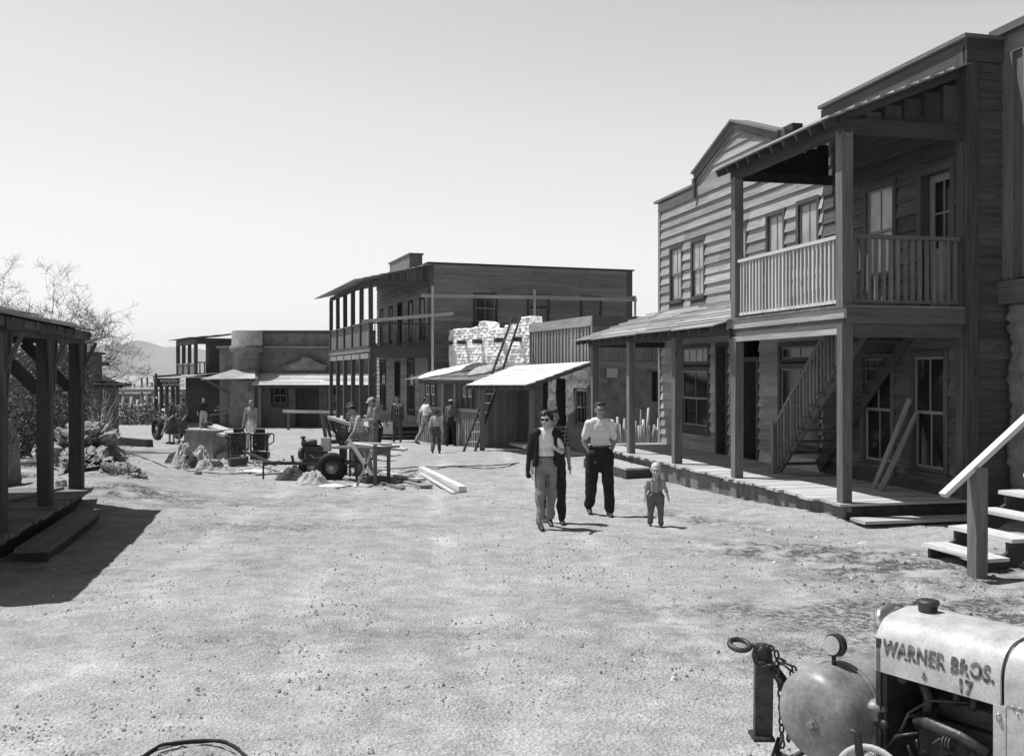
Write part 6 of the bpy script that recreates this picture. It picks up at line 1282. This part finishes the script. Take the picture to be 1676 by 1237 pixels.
    if coat:
        m = MB()
        for sx in (-1, 1):
            S_, E_, W_, fd = A[sx]; m.cap(S_, E_, .075, .062, 12); m.cap(E_, E_.lerp(W_, .95), .06, .048, 12)
            m.ell(U((sx*.072*wf, .0, sh-.16)), (.11, .125, .24), None, 16, 10); m.ell(U((sx*.075*wf, .0, hz+.12)), (.09, .13, .24), None, 16, 10); m.ell(U((sx*.10*wf, .02, hz-.08)), (.085, .14, .18), None, 16, 10)
        m.cap(U((-.15*wf, .01, sh)), U((.15*wf, .01, sh)), .078, .078, 12); m.ell(U((0, .06, sh-.25)), (.15, .085, .45), None, 16, 10)
        fin(m, 'jacket', coat, None, (.008, 6, x)); 
        mt = MB(); mt.bar(U((0, -.128, sh-.02)), U((0, -.125, hz+.12)), .05, .012, up=(0, 1, 0)); fin(mt, 'necktie', 'cloth_d', .008) 
    if apron: m = MB(); m.ell(U((0, -.02, hz-.08)), (.165*wf, .125, .30), None, 18, 12); fin(m, 'apron', apron, None, (.012, 6, x))
    if belt: m = MB(); m.ring(U((0, 0, hz+.15)), (0, 0, 1), .152*wf, .014, 28, 8); m.v = [(v[0], v[1]*.82, v[2]) for v in m.v] if lean == 0 else m.v; fin(m, 'belt', belt, .010, None, sm=0)
    # hair / hat
    m = MB()
    if hairstyle == 'short': m.ell(Hd((0, .030, .045)), (.082*hs, .093*hs, .090*hs), HR, 20, 14); m.ell(Hd((0, .06, .0)), (.070*hs, .060*hs, .075*hs), HR, 16, 10)
    if hairstyle == 'quiff': m.ell(Hd((0, .030, .050)), (.083*hs, .093*hs, .090*hs), HR, 20, 14); m.ell(Hd((0, .06, .0)), (.074*hs, .058*hs, .070*hs), HR, 16, 10); m.ell(Hd((.01, -.045, .105)), (.065*hs, .045*hs, .030*hs), HR, 16, 10)
    if hairstyle == 'curly':
        rs2 = random.Random(2); m.ell(Hd((0, .03, .05)), (.09, .10, .095), HR, 20, 14)
        for k in range(70):
            th, ph = rs2.uniform(0, 6.28), rs2.uniform(-.45, 1.5); d = Vector((math.cos(th)*math.cos(ph), math.sin(th)*math.cos(ph), math.sin(ph)))
            if d.y < -.45 and d.z < .45: continue
            m.ell(Hd((d.x*.098, .025+d.y*.10, .035+d.z*.10)), (.027, .027, .027), None, 8, 6)
    if hairstyle == 'toddler': m.ell(Hd((0, .020, .038)), (.081*hs, .095*hs, .090*hs), HR, 20, 14)
    if m.v: fin(m, 'hair', hair, .011, (.006, 22, x), sm=1)
    if hat == 'cap':
        m = MB(); m.ell(Hd((0, .01, .085)), (.092, .11, .055), HR, 18, 10); m.ell(Hd((0, -.11, .060)), (.065, .06, .012), HR, 16, 8); fin(m, 'cap', 'cloth_l', .011)
    if hat == 'darkcap':
        m = MB(); m.ell(Hd((0, .01, .085)), (.092, .11, .055), HR, 18, 10); m.ell(Hd((0, -.11, .060)), (.065, .06, .012), HR, 16, 8); fin(m, 'cap', 'rag', .011)
    if hat == 'fedora':
        m = MB(); m.lathe(Hd((0, .0, .055)), HR @ Vector((0, 0, 1)), [(0, .13), (.006, .155), (.018, .15), (.02, .095), (.09, .085), (.10, .06), (.09, .01)], 24); fin(m, 'hat', 'tweed', .010, sm=0)
    # face details
    for sd in (-1, 1):
        if glasses: continue
        m = MB(); m.ell(Hd((sd*.031, -.0855, .008)), (.013*hs, .008*hs, .0065*hs), HR, 10, 6); me = m.mesh('eye'); me.transform(Matrix.Scale(s, 4)); obj('eye', me, MT['hair'], T)
    m = MB(); m.ell(Hd((0, -.094, -.060)), (.020*hs, .006*hs, .0035*hs), HR, 10, 6); me = m.mesh('mouth'); me.transform(Matrix.Scale(s, 4)); obj('mouth', me, MT['rag'], T)
    if glasses:
        m = MB()
        for sd in (-1, 1):
            if glasses == 'sun': m.ell(Hd((sd*.034, -.094, .008)), (.031, .010, .023), HR, 14, 8)
            else: m.ring(Hd((sd*.033, -.098, .008)), HR @ Vector((0, 1, 0)), .024, .0035, 18, 6)
            m.cap(Hd((sd*.062, -.085, .012)), Hd((sd*.08, .01, .012)), .0035, .0035, 6)
        m.cap(Hd((-.01, -.10, .013)), Hd((.01, -.10, .013)), .004, .004, 6); me = m.mesh('glasses'); me.transform(Matrix.Scale(s, 4)); obj('glasses', me, MT['shades' if glasses == 'sun' else 'leather'], T)
    T['_s'] = s
    return T, A, J, U, s, fin
def pp(px, py): p = og(px, py); return p.x, p.y
ST = ((0, 0, 3), (0, 0, 3))
# the woman in front
x, y = pp(893, 867)
T, A, J, U, s, fin = person(x, y, 1.66, 8, 'woman in dark sunglasses, checked trousers and a cardigan over her shoulders, nearest walker', ((2, 9, 6, 6), (12, 16, 95, 48)), ((14, 3, 2), (-10, 14, 2)), head=(-22, 0), shirt='cloth_w', sleeve='short', trousers='check', hairstyle='curly', glasses='sun', belt='leather', socks='cloth_w', vox=.013, width=.93, pants_w=.92, skin='skin_l')
m = MB()
for sd in (-1, 1):
    m.cap(U((sd*.12, .0, 1.44)), U((sd*.19, .0, 1.40)), .080, .082, 12); m.cap(U((sd*.19, -.0, 1.40)), U((sd*.235, .0, 1.12)), .084, .066, 12); m.cap(U((sd*.235, .0, 1.12)), U((sd*.25, .03, .80)), .062, .048, 12)
    m.cap(U((sd*.13, -.05, 1.43)), U((sd*.17, -.09, .98)), .034, .045, 10)
m.cap(U((-.15, .07, 1.42)), U((.15, .07, 1.42)), .05, .05, 12); m.ell(U((0, .10, 1.15)), (.19, .05, .33), None, 16, 10); fin(m, 'cardigan', 'cloth_d', .013, (.012, 7, 2))
# man behind her
x, y = pp(906, 856)
person(x, y, 1.70, 4, 'man in dark plaid shirt walking hidden behind the woman', ((3, 6, 10, 4), (-6, 10, 12, 4)), ((-8, 8, 2), (12, 2, 2)), shirt='plaid_d', sleeve='short', trousers='cloth_d', hairstyle='quiff', vox=.015)
# tall man in white shirt, hands in pockets
x, y = pp(982, 842)
person(x, y, 1.80, 6, 'man in a white short sleeved shirt with both hands in his dark trouser pockets', ((-14, 13, 38, 34), (-14, 13, 38, 34)), ((-12, 12, 3), (8, 2, 3)), head=(6, 0), shirt='cloth_w', sleeve='short', trousers='cloth_d', hairstyle='quiff', glasses='clear', belt='leather', pocket=True, vox=.013, width=1.05, pants_w=1.14)
# toddler
x, y = pp(1073, 861)
T, A, J, U, s, fin = person(x, y, .95, 0, 'blond toddler in checked shirt and braced trousers', ((4, 14, 8, 4), (8, 18, 14, 6)), ((-4, 6, 3), (8, 4, 3)), child=True, width=1.22, shirt='stripe', sleeve='long', trousers='tweed', hair='hair_b', hairstyle='toddler', vox=.016, skin='skin_l', head=(-8, 8), pants_w=1.12)
m = MB()
for sd in (-1, 1): m.tube([U((sd*.07, -.10, .90)), U((sd*.085, -.135, 1.10)), U((sd*.10, -.09, 1.27)), U((sd*.09, .0, 1.315))], .014, 6)
fin(m, 'braces', 'cloth_g', .010, sm=0)
# workers round the saw
def pz(px, Y): p = at(px, 0, Y); return p.x, Y
x, y = pz(596, 23.0)
person(x, y, 1.68, -62, 'worker in a pale patterned shirt and light apron bending over the saw', ((35, 8, 30, 10), (42, 8, 20, 10)), ((6, 4, 3), (-6, 4, 3)), lean=24, head=(0, 18), shirt='plaid_l', sleeve='rolled', trousers='cloth_k', apron='cloth_l', hairstyle='quiff')
x, y = pz(583, 25.4)
person(x, y, 1.68, -40, 'man in a dark cap half hidden behind the bending worker', ((20, 8, 30, 10), (25, 8, 30, 10)), ST, lean=14, head=(0, 12), shirt='plaid_d', sleeve='long', trousers='cloth_g', hairstyle='short', hat='darkcap')
x, y = pz(612, 28.5)
person(x, y, 1.76, -55, 'man in a pale cap and light work shirt looking down with folded hands', ((15, 8, 75, 30), (15, 8, 75, 30)), ((-4, 2, 3), (4, 2, 3)), lean=5, head=(0, 22), shirt='cloth_k', sleeve='rolled', trousers='cloth_g', hairstyle='short', hat='cap')
x, y = pz(617, 30.6)
person(x, y, 1.70, 60, 'man in a light shirt standing back to back behind the capped man', ((5, 16, 40, 20), (5, 16, 40, 20)), ST, shirt='cloth_k', sleeve='rolled', trousers='cloth_d', hairstyle='short')
# suited man with a case
x, y = pp(650, 724)
T, A, J, U, s, fin = person(x, y, 1.76, 12, 'man in a tweed suit and hat carrying a square case', ((2, 12, 6, 2), (-10, 8, 10, 2)), ((-8, 10, 2), (16, 2, 2)), shirt='cloth_w', sleeve='long', trousers='suit', coat='suit', hat='fedora', hairstyle='short', head=(-15, 5))
hw_ = Vector(T.location)+Matrix.Rotation(R(12), 3, 'Z') @ (A[-1][2]*s); hw_.x -= .05; pass
hw_.x -= .03; cs = thing('carrying_case', (hw_.x, hw_.y, hw_.z-.42), 'square pale carrying case held by the suited man', 'case'); mb = MB(); mb.box(hw_.x-.19, hw_.x+.19, hw_.y-.09, hw_.y+.09, hw_.z-.56, hw_.z-.12, 1, .006); mb.build('case_body', MT['cloth_l'], cs); mb = MB(); mb.tube([(hw_.x-.06, hw_.y, hw_.z-.12), (hw_.x-.05, hw_.y, hw_.z-.05), (hw_.x+.05, hw_.y, hw_.z-.05), (hw_.x+.06, hw_.y, hw_.z-.12)], .012, 6); mb.build('handle', MT['leather'], cs)
x, y = pp(697, 726)
person(x, y, 1.80, 128, 'man in a white T-shirt striding away to the right of the suited man', ((26, 8, 14, 0), (-25, 8, 10, 0)), ((20, 6, 2), (-18, 14, 2)), shirt='cloth_w', sleeve='short', trousers='cloth_k', hairstyle='short', head=(-40, 0))
x, y = pp(714, 741)
person(x, y, 1.40, 178, 'boy in a light sweater seen from behind', ((10, 12, 30, 6), (-8, 16, 14, 4)), ((10, 4, 2), (-14, 22, 2)), shirt='cloth_l', sleeve='long', trousers='suit', hairstyle='short')
x, y = pz(738, 36.6)
T, A, J, U, s, fin = person(x, y, 1.70, 165, 'man in a pale cap with a strapped bag going in at the shed doorway', ((10, 10, 20, 4), (14, 10, 20, 4)), ((8, 4, 2), (-10, 8, 2)), shirt='cloth_g', sleeve='long', trousers='cloth_d', hairstyle='short', hat='cap')
m = MB(); m.tube([U((.13, .02, 1.5)), U((.0, .14, 1.25)), U((-.17, .10, 1.0))], .014, 6); m.ell(U((-.2, .08, .95)), (.06, .08, .07)); fin(m, 'shoulder_bag', 'leather', .012)
x, y = pz(411, 33.5)
person(x, y, 1.70, -5, 'bare chested bald man with a white cloth round his waist', ((10, 8, 12, 4), (10, 8, 12, 4)), ST, shirt=None, trousers='cloth_l', apron='cloth_w', hairstyle='none', head=(0, 15), width=1.02)
x, y = pp(333, 705)
person(x, y, 1.66, 20, 'man in a dark jacket and pale trousers standing by the far porch', ((-10, 22, 30, 20), (20, 45, 30, 0)), ((-4, 2, 3), (4, 2, 3)), shirt='cloth_d', sleeve='long', trousers='cloth_l', hairstyle='short')
x, y = pp(281, 727)
person(x, y, 1.64, -30, 'woman in a long dark dress leaning on the wheeled cart', ((10, 6, 50, 10), (10, 6, 50, 10)), ST, shirt='rag', sleeve='rolled', skirt='rag', hairstyle='short', head=(0, 10), width=.98)
x, y = pp(291, 726)
person(x, y+.5, 1.70, -10, 'second woman in a grey patterned dress standing behind the dark dress', ((10, 8, 60, 20), (6, 10, 40, 20)), ST, shirt='cloth_g', sleeve='rolled', skirt='suit', hairstyle='curly')
# ---------------------------------------------------------------- haze
HZ = 0.00011
mb = MB(); mb.box(-9000, 9000, -120, 9000, -14, 290, 1)
hm = bpy.data.materials.new('haze'); hm.use_nodes = True; nt = hm.node_tree; nt.nodes.clear(); o_ = nt.nodes.new('ShaderNodeOutputMaterial'); v_ = nt.nodes.new('ShaderNodeVolumePrincipled')
v_.inputs['Color'].default_value = (1, 1, 1, 1); v_.inputs['Density'].default_value = HZ; v_.inputs['Anisotropy'].default_value = 0.2; nt.links.new(v_.outputs[0], o_.inputs['Volume'])
try: hm.cycles.homogeneous_volume = True
except Exception: pass
hz_ = tag(mb.build('haze', hm), kind='stuff', label='thin desert air haze over the whole valley')
